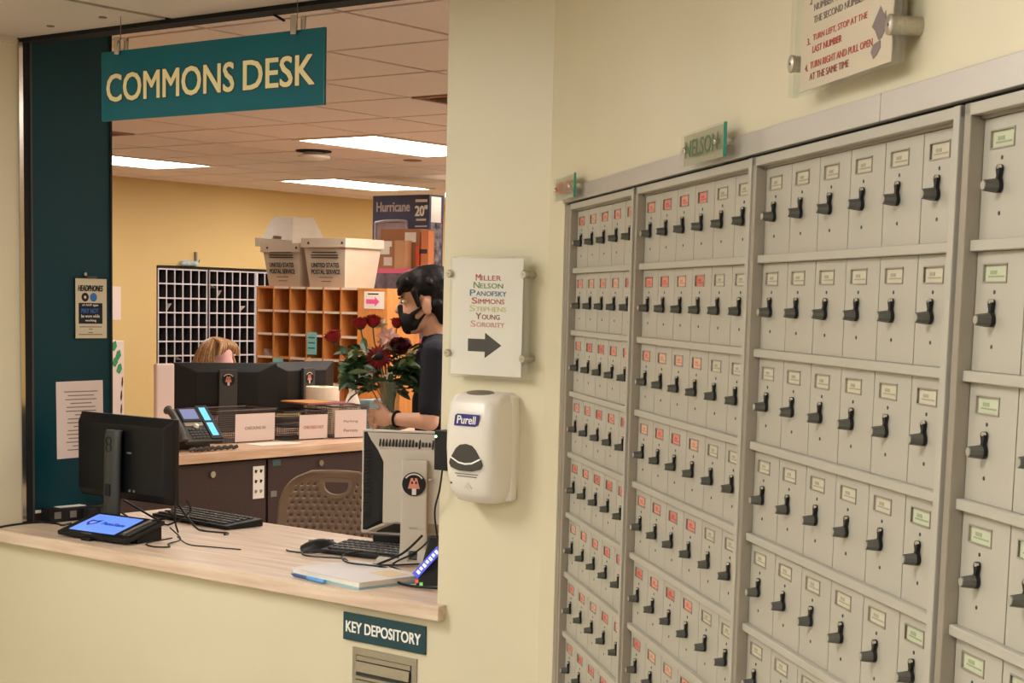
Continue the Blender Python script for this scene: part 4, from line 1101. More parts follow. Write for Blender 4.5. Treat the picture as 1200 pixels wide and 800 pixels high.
# ------------------------------------------------------------------ orange wooden sorter
YC = 7.5
XC = -8.0
t = thing('wooden_sorter', 'orange wooden pigeonhole sorter with white shelf edges', 'mail sorter', (XC, YC, 0), 0)
CWW, CHH = 0.1505, 0.150
W, H, D = 6 * CWW + 0.016, 5 * CHH + 0.016, 0.30
ZS = 1.675
box_obj('back', (0, W + 0.2, D - 0.01, D, ZS - H, ZS), ORANGEDARK, t)
box_obj('left_end', (0, 0.016, 0, D, ZS - H, ZS), ORANGEWOOD, t)
box_obj('top', (0, W + 0.235, -0.002, D, ZS - 0.012, ZS), ORANGEWOOD, t)
box_obj('right_panel', (W - 0.012, W + 0.235, 0, D, ZS - H - 0.06, ZS - 0.012), ORANGEWOOD, t)
dm = MB().box(0, 0.016, 0.004, D - 0.01, ZS - H, ZS - 0.012).mesh('divider', ORANGEWOOD)
for c in range(1, 6):
    link('divider', dm, t, (c * CWW, 0, 0))
sm = MB().box(0.0, W - 0.012, 0.0, D - 0.01, 0, 0.014).mesh('shelf', ORANGEWOOD)
em = MB().box(0.014, CWW - 0.006, -0.003, 0.001, 0.0, 0.0145).mesh('label_strip', SHELFWHITE)
for r in range(6):
    z = ZS - 0.014 - r * CHH
    sh = link('shelf', sm, t, (0, 0, z))
    for c in range(6):
        if (r, c) not in ((3, 1), (0, 0)):
            link('label_strip', em, sh, (c * CWW + 0.004, 0, 0))
f = MB().box(-0.02, W + 0.24, -0.02, D + 0.1, 0.0, ZS - H - 0.10).obj('base_table', BROWN, t)
box_obj('lower_box', (W - 0.12, W + 0.14, -0.01, D, ZS - H - 0.10, ZS - H - 0.005), ORANGEWOOD, t)
# things in and on the sorter
def on_sorter(x, y, z):
    return (XC + x, YC + y, z)
t = thing('pink_arrow_sign', 'white card with a pink arrow on the right end of the wooden sorter', 'sign', on_sorter(W + 0.045, -0.001, ZS - 0.125), 0)
box_obj('card', (0, 0.165, -0.003, 0, 0, 0.105), WHITE, t)
PK = mat('pink print', (236, 88, 150), 0.6)
MB().prism([(0.018, 0.03), (0.09, 0.03), (0.09, 0.014), (0.128, 0.044), (0.09, 0.074), (0.09, 0.058), (0.018, 0.058)], -0.004, -0.003).obj('arrow', PK, t)
box_obj('print_line', (0.03, 0.12, -0.0036, -0.003, 0.086, 0.094), INK, t)
for k, (c, r, lb, m, pts) in enumerate(((0, 2, 'white letters slumped in the lower left cell of the wooden sorter', PINKISH, None),)):
    t = thing('letter_pile', lb, 'letters', on_sorter(0.03 + c * CWW, 0.03, ZS - (r + 1) * CHH + 0.003), 0)
    for q in range(4):
        MB().box(0, 0.12, 0, 0.2, 0, 0.002).obj('letter', PINKISH if q % 2 else WHITE, t, loc=(0.004 * q, 0.0, 0.004 + 0.012 * q), rot=(0, 0.15 + 0.16 * q, 0.05 * q))
t = thing('blue_ticket', 'pale turquoise strip hanging in the fourth column of the wooden sorter', 'paper', on_sorter(0.025 + 3 * CWW, -0.006, ZS - 3 * CHH + 0.025), 0)
TQ = mat('turquoise paper', (130, 196, 196), 0.7)
box_obj('strip', (0, 0.085, -0.002, 0, -0.0, 0.14), TQ, t)
for k in range(3):
    box_obj('print_bar', (0.012, 0.07, -0.003, -0.002, 0.035 + k * 0.033, 0.045 + k * 0.033), mat('dark teal print', (60, 110, 116), 0.7), t)
t = thing('cream_card', 'cream card leaning out of the fourth column of the wooden sorter', 'paper', on_sorter(0.0 + 3 * CWW, -0.006, ZS - 4 * CHH + 0.13), 0)
MB().box(0, 0.06, -0.002, 0, -0.14, 0.0).obj('card', mat('cream card', (226, 200, 150), 0.7), t, rot=(0, -0.55, 0))
t = thing('turquoise_note', 'small turquoise note on the shelf edge of the second sorter column', 'paper', on_sorter(0.02 + CWW, -0.006, ZS - 3 * CHH - 0.06), 0)
box_obj('note', (0, 0.09, -0.002, 0, 0, 0.05), TQ, t)

# ------------------------------------------------------------------ postal tubs on the sorter
def tub(label, loc, rot, W, D, H, holes=(), printx=None, taper=0.035, lettering=True):
    t = thing('postal_tub', label, 'tub', loc, 0, 'white postal tubs')
    t.rotation_euler = rot
    e = taper; th = 0.006
    lo = [(e, e), (W - e, e), (W - e, D - e), (e, D - e)]
    hi = [(0, 0), (W, 0), (W, D), (0, D)]
    def side(i, nm, hole=False):
        a0, b0, a1, b1 = [Vector((p[0], p[1], z)) for p, z in ((lo[i], 0), (lo[(i + 1) % 4], 0), (hi[i], H), (hi[(i + 1) % 4], H))]
        f = MB()
        nrm = (b0 - a0).cross(a1 - a0).normalized() * th
        def P(u, v):
            return (a0.lerp(b0, u)).lerp(a1.lerp(b1, u), v)
        def quad(u0, u1, v0, v1):
            p = [P(u0, v0), P(u1, v0), P(u1, v1), P(u0, v1)]
            f.hexa([q - nrm for q in p] + [q for q in p])
        if hole:
            quad(0, 1, 0, 0.62); quad(0, 0.36, 0.62, 0.8); quad(0.64, 1, 0.62, 0.8); quad(0, 1, 0.8, 1)
        else:
            quad(0, 1, 0, 1)
        return f.obj(nm, CORRUGATED, t)
    for i_, nm_ in enumerate(('front_side', 'right_side', 'back_side', 'left_side')):
        side(i_, nm_, i_ in holes)
    box_obj('bottom', (e, W - e, e, D - e, 0, th), CORRUGATED, t)
    f = MB()
    f.box(-0.006, W + 0.006, -0.008, 0.004, H - 0.055, H + 0.002).box(-0.006, W + 0.006, D - 0.004, D + 0.008, H - 0.055, H + 0.002)
    f.box(-0.008, 0.004, -0.006, D + 0.006, H - 0.055, H + 0.002).box(W - 0.004, W + 0.008, -0.006, D + 0.006, H - 0.055, H + 0.002)
    f.obj('rim_band', CORRUGATED, t)
    for x in ((0.06, W - 0.02) if lettering else (W - 0.05,)):
        MB().lathe([(0.008, -0.0105), (0.008, -0.006)], 10, (x, 0, H - 0.028), 'y').obj('rivet', INK, t)
    if lettering:
        tl = math.atan2(e, H)
        x0, x1 = printx
        c = (x0 + x1) / 2; w_ = x1 - x0
        pr = link('print', text_mesh('UNITED STATES', w_, 0.028, INK, bold=0.03), t, (x0, e * (1 - 0.125 / H) - 0.0075, 0.125), (tl, 0, 0))
        link('print', text_mesh('POSTAL SERVICE', w_ * 1.05, 0.028, INK, bold=0.03), t, (x0 - 0.005, e * (1 - 0.083 / H) - 0.0075, 0.083), (tl, 0, 0))
        for z, ww in ((0.215, 0.9), (0.197, 1.0), (0.182, 1.0), (0.06, 0.5), (0.035, 0.35)):
            MB().box(-w_ * ww / 2, w_ * ww / 2, -0.0006, 0.0, 0, 0.007 if ww > 0.6 else 0.004).obj('print_line', INK, t, loc=(c, e * (1 - z / H) - 0.0075, z), rot=(tl, 0, 0))
    return t
tub('narrow white UNITED STATES POSTAL SERVICE tub at the left end of the sorter top', (-7.995, 7.54, ZS), (0, 0, 0), 0.345, 0.36, 0.275, (), (0.065, 0.285))
tub('wide white UNITED STATES POSTAL SERVICE tub on the right of the sorter top', (-7.60, 7.52, ZS), (0, 0, 0), 0.375, 0.34, 0.305, (), (0.07, 0.31))
# upside-down tub covering the left one
t = tub('white postal tub turned upside down on top of the left tub', (-8.14, 7.97, 2.15), (math.radians(183), math.radians(3), 0), 0.335, 0.34, 0.195, (0, 2), None, 0.075, False)

# ------------------------------------------------------------------ tall cabinet with boxes behind
DKWOOD = mat('reddish brown wood', (150, 78, 46), 0.5, rgb2=(122, 58, 34), nscale=4, stretch=(12, 12, 1))
t = thing('tall_cabinet', 'tall reddish brown wooden cabinet behind the sorter', 'cabinet', (-8.60, 8.92, 0), 0)
box_obj('body', (0, 1.1, 0.0, 0.6, 0, 1.81), DKWOOD, t, 0.003)
box_obj('cabinet_top', (-0.01, 1.11, -0.01, 0.61, 1.81, 1.83), BROWN, t)
t = thing('pink_frame_poster', 'dark poster in a bright pink frame behind the man', 'poster', (-8.30, 8.915, 1.30), 0)
PKF = mat('pink frame', (222, 96, 130), 0.5)
for nm, b in (('frame_bar', (0, 0.035, -0.012, 0, 0, 0.53)), ('frame_bar', (0.55, 0.585, -0.012, 0, 0, 0.53)), ('frame_bar', (0.035, 0.55, -0.012, 0, 0.495, 0.53)), ('frame_bar', (0.035, 0.55, -0.012, 0, 0, 0.035))):
    box_obj(nm, b, PKF, t)
box_obj('picture', (0.03, 0.555, -0.006, -0.001, 0.03, 0.50), mat('dark picture', (70, 56, 66), 0.6, rgb2=(130, 110, 120), nscale=9), t)
t = thing('fan_box', 'dark blue Hurricane 20 inch fan carton on the tall cabinet', 'box', (-8.56, 9.2, 1.83), 0)
NB_ = mat('navy carton', (60, 66, 108), 0.5, rgb2=(38, 40, 70), nscale=3)
box_obj('carton', (0, 0.56, 0, 0.16, 0, 0.54), NB_, t, 0.002)
box_obj('top_flap', (0, 0.56, 0.0, 0.16, 0.54, 0.543), MATTE_BLACK, t)
text('Hurricane', 0.04, -0.001, 0.425, 0.33, 0.07, mat('pale lavender lettering', (196, 182, 186), 0.5), t, bold=0.03)
text('20"', 0.425, -0.001, 0.39, 0.115, 0.075, SIGNWHITE, t, bold=0.04)
box_obj('print_bar', (0.425, 0.54, -0.0015, 0, 0.49, 0.51), PINKISH, t)
box_obj('print_bar', (0.435, 0.53, -0.0015, 0, 0.355, 0.37), PINKISH, t)
box_obj('print_bar', (0.425, 0.54, -0.0015, 0, 0.31, 0.32), PINKISH, t)
box_obj('print_panel', (0.42, 0.545, -0.0015, 0, 0.10, 0.27), mat('print grey', (178, 164, 158), 0.6), t)
f = MB().tube(spline([(0.035, -0.003, 0.06), (0.035, -0.003, 0.30), (0.06, -0.003, 0.35), (0.31, -0.003, 0.355), (0.35, -0.003, 0.31), (0.35, -0.003, 0.06)], 4), 0.011, 6)
f.obj('fan_picture_rim', mat('fan picture rim', (172, 166, 176), 0.5), t)
box_obj('fan_picture', (0.045, 0.34, -0.001, 0, 0.05, 0.345), mat('fan picture', (150, 130, 140), 0.6, rgb2=(180, 160, 168), nscale=6), t)
box_obj('side_print', (0.56, 0.562, 0.02, 0.14, 0.03, 0.34), mat('side print', (150, 140, 150), 0.6, rgb2=(30, 30, 40), nscale=22), t)
box_obj('side_picture', (0.56, 0.562, 0.02, 0.13, 0.345, 0.53), mat('side white', (226, 220, 216), 0.6), t)
t = thing('brown_parcel', 'large brown cardboard parcel in front of the fan carton', 'box', (-8.275, 8.98, 1.83), 0)
box_obj('carton', (0, 0.375, 0.0, 0.17, 0, 0.285), CARD, t, 0.002)
box_obj('label', (0.24, 0.345, -0.002, 0, 0.19, 0.26), WHITE, t)
box_obj('end_tape', (0.345, 0.3765, -0.003, 0.10, 0.0, 0.16), mat('orange tape', (222, 92, 54), 0.4), t)
t = thing('small_parcel', 'smaller cardboard parcel with white labels in front of the large parcel', 'box', (-8.24, 8.90, 1.83), 0)
box_obj('carton', (0.0, 0.17, 0.0, 0.07, 0, 0.20), CARD, t, 0.002)
box_obj('side_flap', (0.17, 0.275, 0.005, 0.075, 0, 0.20), CARD2, t, 0.002)
box_obj('label', (0.035, 0.13, -0.002, 0, 0.10, 0.165), WHITE, t)
box_obj('label', (0.075, 0.155, -0.002, 0, 0.02, 0.08), PINKISH, t)
box_obj('label', (0.045, 0.15, -0.0015, 0, 0.155, 0.195), WHITE, t)
t = thing('orange_scanner', 'upright orange carton beside the parcels', 'box', (-7.89, 8.99, 1.83), 0)
box_obj('carton', (0, 0.07, 0, 0.06, 0, 0.27), mat('orange carton', (218, 128, 76), 0.6), t, 0.003)
box_obj('dark_band', (-0.01, 0.06, -0.004, 0.03, 0.11, 0.14), BROWN, t)
t = thing('globe_lamp', 'small round white lamp hanging beside the fan carton', 'lamp', (-7.86, 9.3, 2.42))
MB().ell((0, 0, -0.05), (0.06, 0.06, 0.06)).obj('globe', mat('lamp globe', (255, 244, 226), 0.4, emit=3.0), t, smooth=True)
MB().lathe([(0.04, 0.06), (0.04, 0.0), (0.03, -0.005)], 14).obj('mount', WHITE_PL, t)

# ------------------------------------------------------------------ flowers in a glass vase, held by the man
VX, VY, VZ = -4.735, 5.215, 1.035
t = thing('glass_vase', 'clear glass vase full of stems held by the man', 'vase', (VX, VY, VZ))
GL = sheet_mat('vase glass', (190, 205, 195), 0.14)
MB().lathe([(0.045, 0), (0.052, 0.004), (0.044, 0.06), (0.04, 0.14), (0.046, 0.2), (0.056, 0.235), (0.052, 0.235), (0.042, 0.2), (0.036, 0.14), (0.04, 0.06), (0.042, 0.012)], 20, cap=True).obj('body', GL, t, smooth=0.9)
STEM = mat('green stem', (86, 108, 62), 0.6)
LEAF = mat('dark leaf', (34, 62, 36), 0.5, rgb2=(52, 88, 50), nscale=20)
LEAF2 = mat('light leaf', (112, 136, 92), 0.55)
REDP = mat('red petals', (168, 26, 34), 0.55, rgb2=(124, 12, 22), nscale=40)
DKREDP = mat('dark red petals', (92, 14, 24), 0.55, rgb2=(54, 8, 14), nscale=40)
PINKP = mat('pale pink petals', (222, 176, 166), 0.6)
CREAMP = mat('cream petals', (226, 214, 176), 0.6)
WHITEP = mat('white petals', (236, 226, 218), 0.6)
CR, CU_ = right, Vector((0, 0, 1))
CF = Vector((-0.617, 0.787, 0))
def fl(px, py, dep=0.0):       # place in the bouquet: metres right / up of the vase mouth, and away from the lobby
    return Vector((0.787 * px - 0.617 * dep, 0.617 * px + 0.787 * dep, py + 0.235))
def petal_cup(mb, c, ax, R, H, n, flare, tw=0.0, m=0):
    ax = ax.normalized()
    a = ax.cross(Vector((0.3, 0.2, 1)) if abs(ax.z) < 0.9 else Vector((1, 0, 0))).normalized(); b = ax.cross(a)
    for k in range(n):
        t0 = 2 * PI * k / n + tw; dt = 2 * PI / n * 0.75
        rows = []
        for j, (u, rr) in enumerate(((0, 0.25), (0.4, 0.95), (0.8, 1.0), (1.0, 1.0 + flare))):
            row = []
            for i in range(5):
                s = -1 + i / 2
                q = t0 + s * dt * (0.6 if j == 3 else 1)
                row.append(Vector(c) + (a * math.cos(q) + b * math.sin(q)) * R * rr * (1 - 0.06 * abs(s)) + ax * H * (u - (0.1 if j == 3 else 0) * abs(s)))
            rows.append(row)
        o = len(mb.v)
        for r in rows:
            mb.v += [tuple(p) for p in r]
        for j in range(3):
            for i in range(4):
                mb.f.append((o + j * 5 + i, o + j * 5 + i + 1, o + (j + 1) * 5 + i + 1, o + (j + 1) * 5 + i)); mb.m.append(m)
def rose(label, x, y, dep, ax, R, m):
    p = fl(x, y, dep)
    t = thing('red_rose', label, 'flower', (VX, VY, VZ), 0, 'flowers in the vase')
    f = MB()
    ax = Vector(ax)
    for (k, h, n, fl_, tw) in ((0.35, 1.25, 3, -0.2, 0), (0.6, 1.2, 4, 0.0, 0.5), (0.85, 1.1, 5, 0.15, 0.2), (1.0, 0.95, 5, 0.35, 0.8)):
        petal_cup(f, p, ax, R * k, R * 1.35 * h, n, fl_, tw)
    f.ell(p + ax.normalized() * R * 0.5, (R * 0.75, R * 0.75, R * 0.6), 10, 6)
    f.obj('bloom', m, t, smooth=1.5)
    st = Vector((0, 0, 0.04)); mid = Vector((p.x * 0.35, p.y * 0.35, 0.2))
    MB().tube(spline([st, mid, p * 0.8 + mid * 0.2 - ax * 0.02, p]), 0.0028, 6).obj('stem', STEM, t, smooth=True)
    petal_cup(s := MB(), p - ax.normalized() * 0.004, ax, R * 0.55, R * 0.4, 5, 0.5)
    s.obj('sepals', LEAF, t)
# px/m at the bouquet is about 276; vase mouth at about image (464, 436)
rose('red rose drooping far left of the bouquet', -0.235, 0.155, 0.0, (-0.25, -0.2, 0.8), 0.034, REDP)
rose('upper left red rose of the upright pair in the bouquet', -0.13, 0.215, 0.0, (-0.1, -0.05, 1), 0.031, REDP)
rose('upper right red rose of the upright pair in the bouquet', -0.08, 0.225, 0.02, (0.05, 0.0, 1), 0.033, REDP)
rose('small red rose next to the face of the man', 0.02, 0.225, 0.03, (0.15, 0, 1), 0.026, REDP)
rose('dark red rose at the right of the bouquet', 0.04, 0.12, -0.02, (0.4, -0.4, 0.8), 0.038, DKREDP)
# gerbera
t = thing('gerbera', 'large dark red gerbera in the middle of the bouquet', 'flower', (VX, VY, VZ), 0, 'flowers in the vase')
p = fl(-0.045, 0.10, -0.06); ax = Vector((0.45, -0.6, 0.35)).normalized()
f = MB(); a = ax.cross(Vector((0, 0, 1))).normalized(); b = ax.cross(a)
for ring, (n_, R_, up_) in enumerate(((20, 0.062, 0.0), (18, 0.05, 0.006))):
    for k in range(n_):
        q = 2 * PI * k / n_ + ring * 0.17
        d_ = a * math.cos(q) + b * math.sin(q); s_ = ax.cross(d_)
        f.add([p + d_ * 0.012 + ax * up_, p + d_ * R_ * 0.6 + s_ * 0.009 + ax * (up_ + 0.006), p + d_ * R_ + ax * (up_ - 0.002), p + d_ * R_ * 0.6 - s_ * 0.009 + ax * (up_ + 0.006)], [(0, 1, 2, 3)])
f.obj('petals', mat('gerbera petals', (140, 24, 30), 0.6, rgb2=(110, 14, 22), nscale=30), t)
MB().ell(p + ax * 0.008, (0.02, 0.02, 0.018), 12, 8).obj('eye', MATTE_BLACK, t, smooth=True)
MB().tube(spline([(0, 0, 0.05), (p.x * 0.4, p.y * 0.4, 0.22), p - ax * 0.02, p]), 0.003, 6).obj('stem', STEM, t, smooth=True)
# lily and fillers
def starflower(label, x, y, dep, R, m, n=6):
    t = thing('filler_flower', label, 'flower', (VX, VY, VZ), 0, 'flowers in the vase')
    p = fl(x, y, dep); ax = Vector((0.4 + random.uniform(-0.2, 0.2), -0.5, 0.6)).normalized()
    a = ax.cross(Vector((0, 0, 1))).normalized(); b = ax.cross(a); f = MB()
    for k in range(n):
        q = 2 * PI * k / n
        d_ = a * math.cos(q) + b * math.sin(q); s_ = ax.cross(d_)
        f.add([p, p + d_ * R * 0.5 + s_ * R * 0.28 + ax * R * 0.2, p + d_ * R + ax * R * 0.12, p + d_ * R * 0.5 - s_ * R * 0.28 + ax * R * 0.2], [(0, 1, 2, 3)])
    f.ell(p + ax * R * 0.12, (R * 0.2,) * 3, 8, 6)
    f.obj('petals', m, t)
    MB().tube(spline([(0, 0, 0.06), (p.x * 0.4, p.y * 0.4, 0.22), p]), 0.002, 5).obj('stem', STEM, t)
for lb, x, y, dep, R_, m in (('pale pink lily right of the upright roses', -0.015, 0.185, 0.0, 0.055, PINKP), ('pale pink lily below the upright roses', -0.02, 0.13, 0.03, 0.045, PINKP), ('cream blossom above the gerbera between roses', -0.048, 0.235, 0.05, 0.035, CREAMP),
                            ('cream blossom under the chin of the man', 0.09, 0.11, 0.0, 0.035, CREAMP), ('white blossom low on the left of the bouquet', -0.115, 0.03, -0.05, 0.034, WHITEP), ('white blossom beside the low left one', -0.085, 0.035, -0.06, 0.028, WHITEP),
                            ('white blossom at the low right of the bouquet', 0.0, 0.022, -0.07, 0.026, WHITEP), ('white blossom behind the gerbera left edge', -0.095, 0.12, 0.0, 0.028, WHITEP), ('white blossom at the far left leaf tip', -0.185, 0.0, 0.0, 0.024, WHITEP),
                            ('pale blossom inside the vase by the hand', -0.03, -0.12, -0.03, 0.026, CREAMP), ('pink blossom at the top next to the rose pair', -0.035, 0.16, 0.02, 0.03, PINKP), ('cream blossom at the right edge under the dark rose', 0.075, 0.055, -0.04, 0.026, CREAMP)):
    starflower(lb, x, y, dep, R_, m)
t = thing('foliage', 'mass of dark green leaves around the stems of the bouquet', 'foliage', (VX, VY, VZ), 0)
def leafmesh(m):
    f = MB()
    pts = [(0, 0), (0.25, 0.16), (0.55, 0.19), (0.82, 0.11), (1, 0)]
    for i in range(4):
        (x0, w0), (x1, w1) = pts[i], pts[i + 1]
        z0_, z1_ = 0.25 * x0 * (1 - x0) , 0.25 * x1 * (1 - x1)
        f.add([(x0, -w0, z0_ + w0 * 0.25), (x1, -w1, z1_ + w1 * 0.25), (x1, 0, z1_), (x0, 0, z0_)], [(0, 1, 2, 3)])
        f.add([(x0, 0, z0_), (x1, 0, z1_), (x1, w1, z1_ + w1 * 0.25), (x0, w0, z0_ + w0 * 0.25)], [(0, 1, 2, 3)])
    return f.mesh('leaf', m, smooth=1.5)
lm = [leafmesh(LEAF), leafmesh(LEAF), leafmesh(LEAF2)]
rnd = random.Random(4)
for k in range(285):
    x = rnd.uniform(-0.18, 0.11); y = rnd.gauss(0.03, 0.045) + 0.12 * max(0, x); dep = rnd.uniform(-0.1, 0.1)
    y = max(-0.045, min(0.13, y))
    o = link('leaf', lm[rnd.randrange(3) if y > 0.0 else 0], t, fl(x, y, dep))
    o.rotation_euler = (rnd.uniform(-0.9, 0.9), rnd.uniform(-0.7, 0.7), math.atan2(0.617, 0.787) + (PI if x < -0.03 else 0) + rnd.uniform(-1.3, 1.3))
    s_ = rnd.uniform(0.05, 0.1); o.scale = (s_, s_, s_)
for x, y, s_, rz in ((-0.10, 0.075, 0.13, PI), (-0.15, 0.06, 0.12, PI + 0.4), (-0.12, 0.09, 0.11, PI - 0.5), (-0.05, 0.0, 0.12, PI + 0.2)):
    o = link('leaf', lm[0], t, fl(x + 0.06, y, -0.05), (0.5, 0.1, 0.66 + rz)); o.scale = (s_,) * 3
f = MB()
for k in range(22):
    q = rnd.uniform(0, 2 * PI); r_ = rnd.uniform(0.005, 0.032)
    f.tube([(r_ * math.cos(q + 2), r_ * math.sin(q + 2), 0.015), (r_ * math.cos(q), r_ * math.sin(q), 0.24)], 0.0028, 5)
f.obj('stems', STEM, t)

# ------------------------------------------------------------------ the man with the flowers (local +x forward, +y towards the lobby)
MANROT = math.atan2(-0.617, -0.787)
man = thing('person', 'man with black hair and black mask in navy T-shirt holding the flower vase', 'person', (-4.64, 5.335, 0), MANROT)
f = MB()
hc = Vector((0.012, 0, 1.618))
HS, HT = 1.13, Matrix.Rotation(0.16, 3, 'Y')
def hp(x, y, z):
    return hc + HT @ (Vector((x, y, z)) * HS)
def hell(f, c, r):
    f.ell(hp(*c), tuple(v * HS for v in r), T=HT)
def hcap(f, a, ra, b, rb):
    f.cap(hp(*a), ra * HS, hp(*b), rb * HS)
hell(f, (-0.012, 0, 0.02), (0.092, 0.074, 0.095))                 # cranium
hell(f, (0.03, 0, -0.045), (0.062, 0.058, 0.078))                # face
hell(f, (0.05, 0, -0.1), (0.036, 0.034, 0.026))                  # chin
hcap(f, (0.084, 0, 0.008), 0.009, (0.108, 0, -0.030), 0.012)     # nose
hell(f, (0.08, 0, 0.018), (0.014, 0.05, 0.012))                  # brow
for s in (-1, 1):
    hell(f, (-0.008, s * 0.076, -0.03), (0.02, 0.010, 0.033))
    hell(f, (-0.004, s * 0.080, -0.048), (0.010, 0.007, 0.012))
f.cap((-0.025, 0, 1.57), 0.056, (-0.045, 0, 1.44), 0.062)                   # neck
f.ell((-0.06, 0, 1.32), (0.105, 0.17, 0.14)); f.ell((-0.055, 0, 1.16), (0.098, 0.15, 0.16)); f.ell((-0.05, 0, 0.98), (0.11, 0.165, 0.12))
for s in (-1, 1):
    f.cap((-0.05, s * 0.09, 1.41), 0.055, (-0.05, s * 0.19, 1.385), 0.06)
    f.cap((-0.05, s * 0.095, 0.92), 0.085, (-0.03, s * 0.1, 0.50), 0.055)
    f.cap((-0.03, s * 0.1, 0.50), 0.053, (-0.05, s * 0.1, 0.1), 0.038)
    f.cap((-0.07, s * 0.1, 0.045), 0.038, (0.12, s * 0.12, 0.03), 0.028)
# near arm (left arm, +y): upper arm down and forward, forearm forward to the vase
sh, el, wr_ = Vector((-0.05, 0.195, 1.385)), Vector((-0.03, 0.245, 1.115)), Vector((0.125, 0.14, 1.115))
f.cap(sh, 0.052, el, 0.041); f.cap(el, 0.041, wr_, 0.027)
hand = wr_ + Vector((0.045, -0.012, 0.003))
f.ell(hand, (0.044, 0.020, 0.040), T=Matrix.Rotation(-0.35, 3, 'Z'))
for k in range(4):
    b0 = hand + Vector((0.032, 0.004, 0.030 - 0.021 * k))
    ln = (0.9, 1.0, 0.95, 0.75)[k]
    m1 = b0 + Vector((0.026 * ln, -0.016, 0.0)); m2 = m1 + Vector((0.006, -0.026 * ln, -0.002)); m3 = m2 + Vector((-0.012, -0.018 * ln, 0))
    f.cap(b0, 0.0098, m1, 0.0092); f.cap(m1, 0.0092, m2, 0.0086); f.cap(m2, 0.0086, m3, 0.0075)
th0 = hand + Vector((-0.012, 0.0, 0.03)); th1 = th0 + Vector((0.03, -0.012, 0.028)); th2 = th1 + Vector((0.022, -0.02, 0.01))
f.cap(th0, 0.012, th1, 0.0105); f.cap(th1, 0.0105, th2, 0.009)
# far arm
sh2, el2, wr2 = Vector((-0.05, -0.195, 1.385)), Vector((-0.01, -0.235, 1.12)), Vector((0.12, -0.13, 1.07))
f.cap(sh2, 0.052, el2, 0.041); f.cap(el2, 0.041, wr2, 0.027)
h2 = wr2 + Vector((0.045, 0.015, 0.003))
f.ell(h2, (0.044, 0.020, 0.040), T=Matrix.Rotation(0.35, 3, 'Z'))
for k in range(4):
    b0 = h2 + Vector((0.032, -0.004, 0.030 - 0.021 * k)); m1 = b0 + Vector((0.024, 0.014, 0)); m2 = m1 + Vector((0.006, 0.024, 0)); m3 = m2 + Vector((-0.012, 0.016, 0))
    f.cap(b0, 0.0098, m1, 0.0092); f.cap(m1, 0.0092, m2, 0.0086); f.cap(m2, 0.0086, m3, 0.0075)
f.cap(h2 + Vector((-0.012, 0, 0.03)), 0.012, h2 + Vector((0.018, 0.012, 0.055)), 0.0105)
blob('body', f, SKIN, man, 0.006, 4)
f = MB()     # T-shirt
f.ell((-0.06, 0, 1.325), (0.118, 0.185, 0.145)); f.ell((-0.055, 0, 1.16), (0.115, 0.172, 0.19)); f.ell((-0.05, 0, 0.98), (0.122, 0.178, 0.12))
f.cap((-0.045, 0, 1.43), 0.072, (-0.045, 0, 1.40), 0.085)
for s, e_ in ((1, el), (-1, el2)):
    f.cap((-0.05, s * 0.07, 1.405), 0.068, (-0.05, s * 0.185, 1.385), 0.07)
    S = Vector((-0.05, s * 0.195, 1.385))
    f.cap(S, 0.067, S.lerp(e_, 0.78), 0.057)
NAVYSHIRT = mat('navy cotton', (20, 22, 38), 0.85)
blob('t_shirt', f, NAVYSHIRT, man, 0.008, 5)
f = MB()     # trousers
f.ell((-0.05, 0, 0.95), (0.12, 0.172, 0.10))
for s in (-1, 1):
    f.cap((-0.05, s * 0.095, 0.90), 0.098, (-0.03, s * 0.1, 0.50), 0.072); f.cap((-0.03, s * 0.1, 0.50), 0.07, (-0.05, s * 0.1, 0.10), 0.058)
blob('trousers', f, mat('dark trousers', (40, 40, 48), 0.85), man, 0.012, 4)
f = MB()
for s in (-1, 1):
    f.cap((-0.075, s * 0.1, 0.046), 0.046, (0.13, s * 0.122, 0.04), 0.038)
blob('shoes', f, MATTE_BLACK, man, 0.01, 3)
f = MB()     # hair
hell(f, (-0.024, 0, 0.048), (0.100, 0.084, 0.082)); hell(f, (-0.055, 0, 0.0), (0.068, 0.080, 0.088)); hell(f, (0.035, 0, 0.068), (0.066, 0.072, 0.045))
for k in range(9):
    y = -0.06 + 0.015 * k
    hcap(f, (0.062, y, 0.075), 0.018, (0.092 - 1.6 * y * y, y * 1.05, 0.030 + 0.006 * (k % 3)), 0.008)
for s in (-1, 1):
    hcap(f, (0.03, s * 0.074, 0.03), 0.016, (0.022, s * 0.076, -0.022), 0.008)
    hcap(f, (-0.05, s * 0.06, -0.03), 0.03, (-0.06, s * 0.045, -0.085), 0.02)
for k in range(26):
    q = 2 * PI * k / 26; r0 = 0.03 + 0.05 * ((k * 7) % 5) / 5
    hcap(f, (-0.02 + r0 * math.cos(q), r0 * 0.8 * math.sin(q), 0.115 - r0 * 0.35), 0.012, (-0.02 + (r0 + 0.04) * math.cos(q), (r0 + 0.03) * 0.85 * math.sin(q), 0.098 - r0 * 0.6), 0.008)
blob('hair', f, mat('black hair', (14, 12, 12), 0.55, bump=0.8, bscale=110, spec=0.3), man, 0.005, 2)
f = MB()     # mask
hell(f, (0.056, 0, -0.072), (0.05, 0.058, 0.046)); hcap(f, (0.092, 0, -0.022), 0.018, (0.075, 0, -0.096), 0.028)
for s in (-1, 1):
    hcap(f, (0.05, s * 0.056, -0.050), 0.011, (0.008, s * 0.076, -0.028), 0.0045)
    hcap(f, (0.045, s * 0.05, -0.092), 0.011, (0.002, s * 0.075, -0.055), 0.0045)
blob('face_mask', f, mat('black mask fabric', (18, 18, 20), 0.9), man, 0.005, 4)
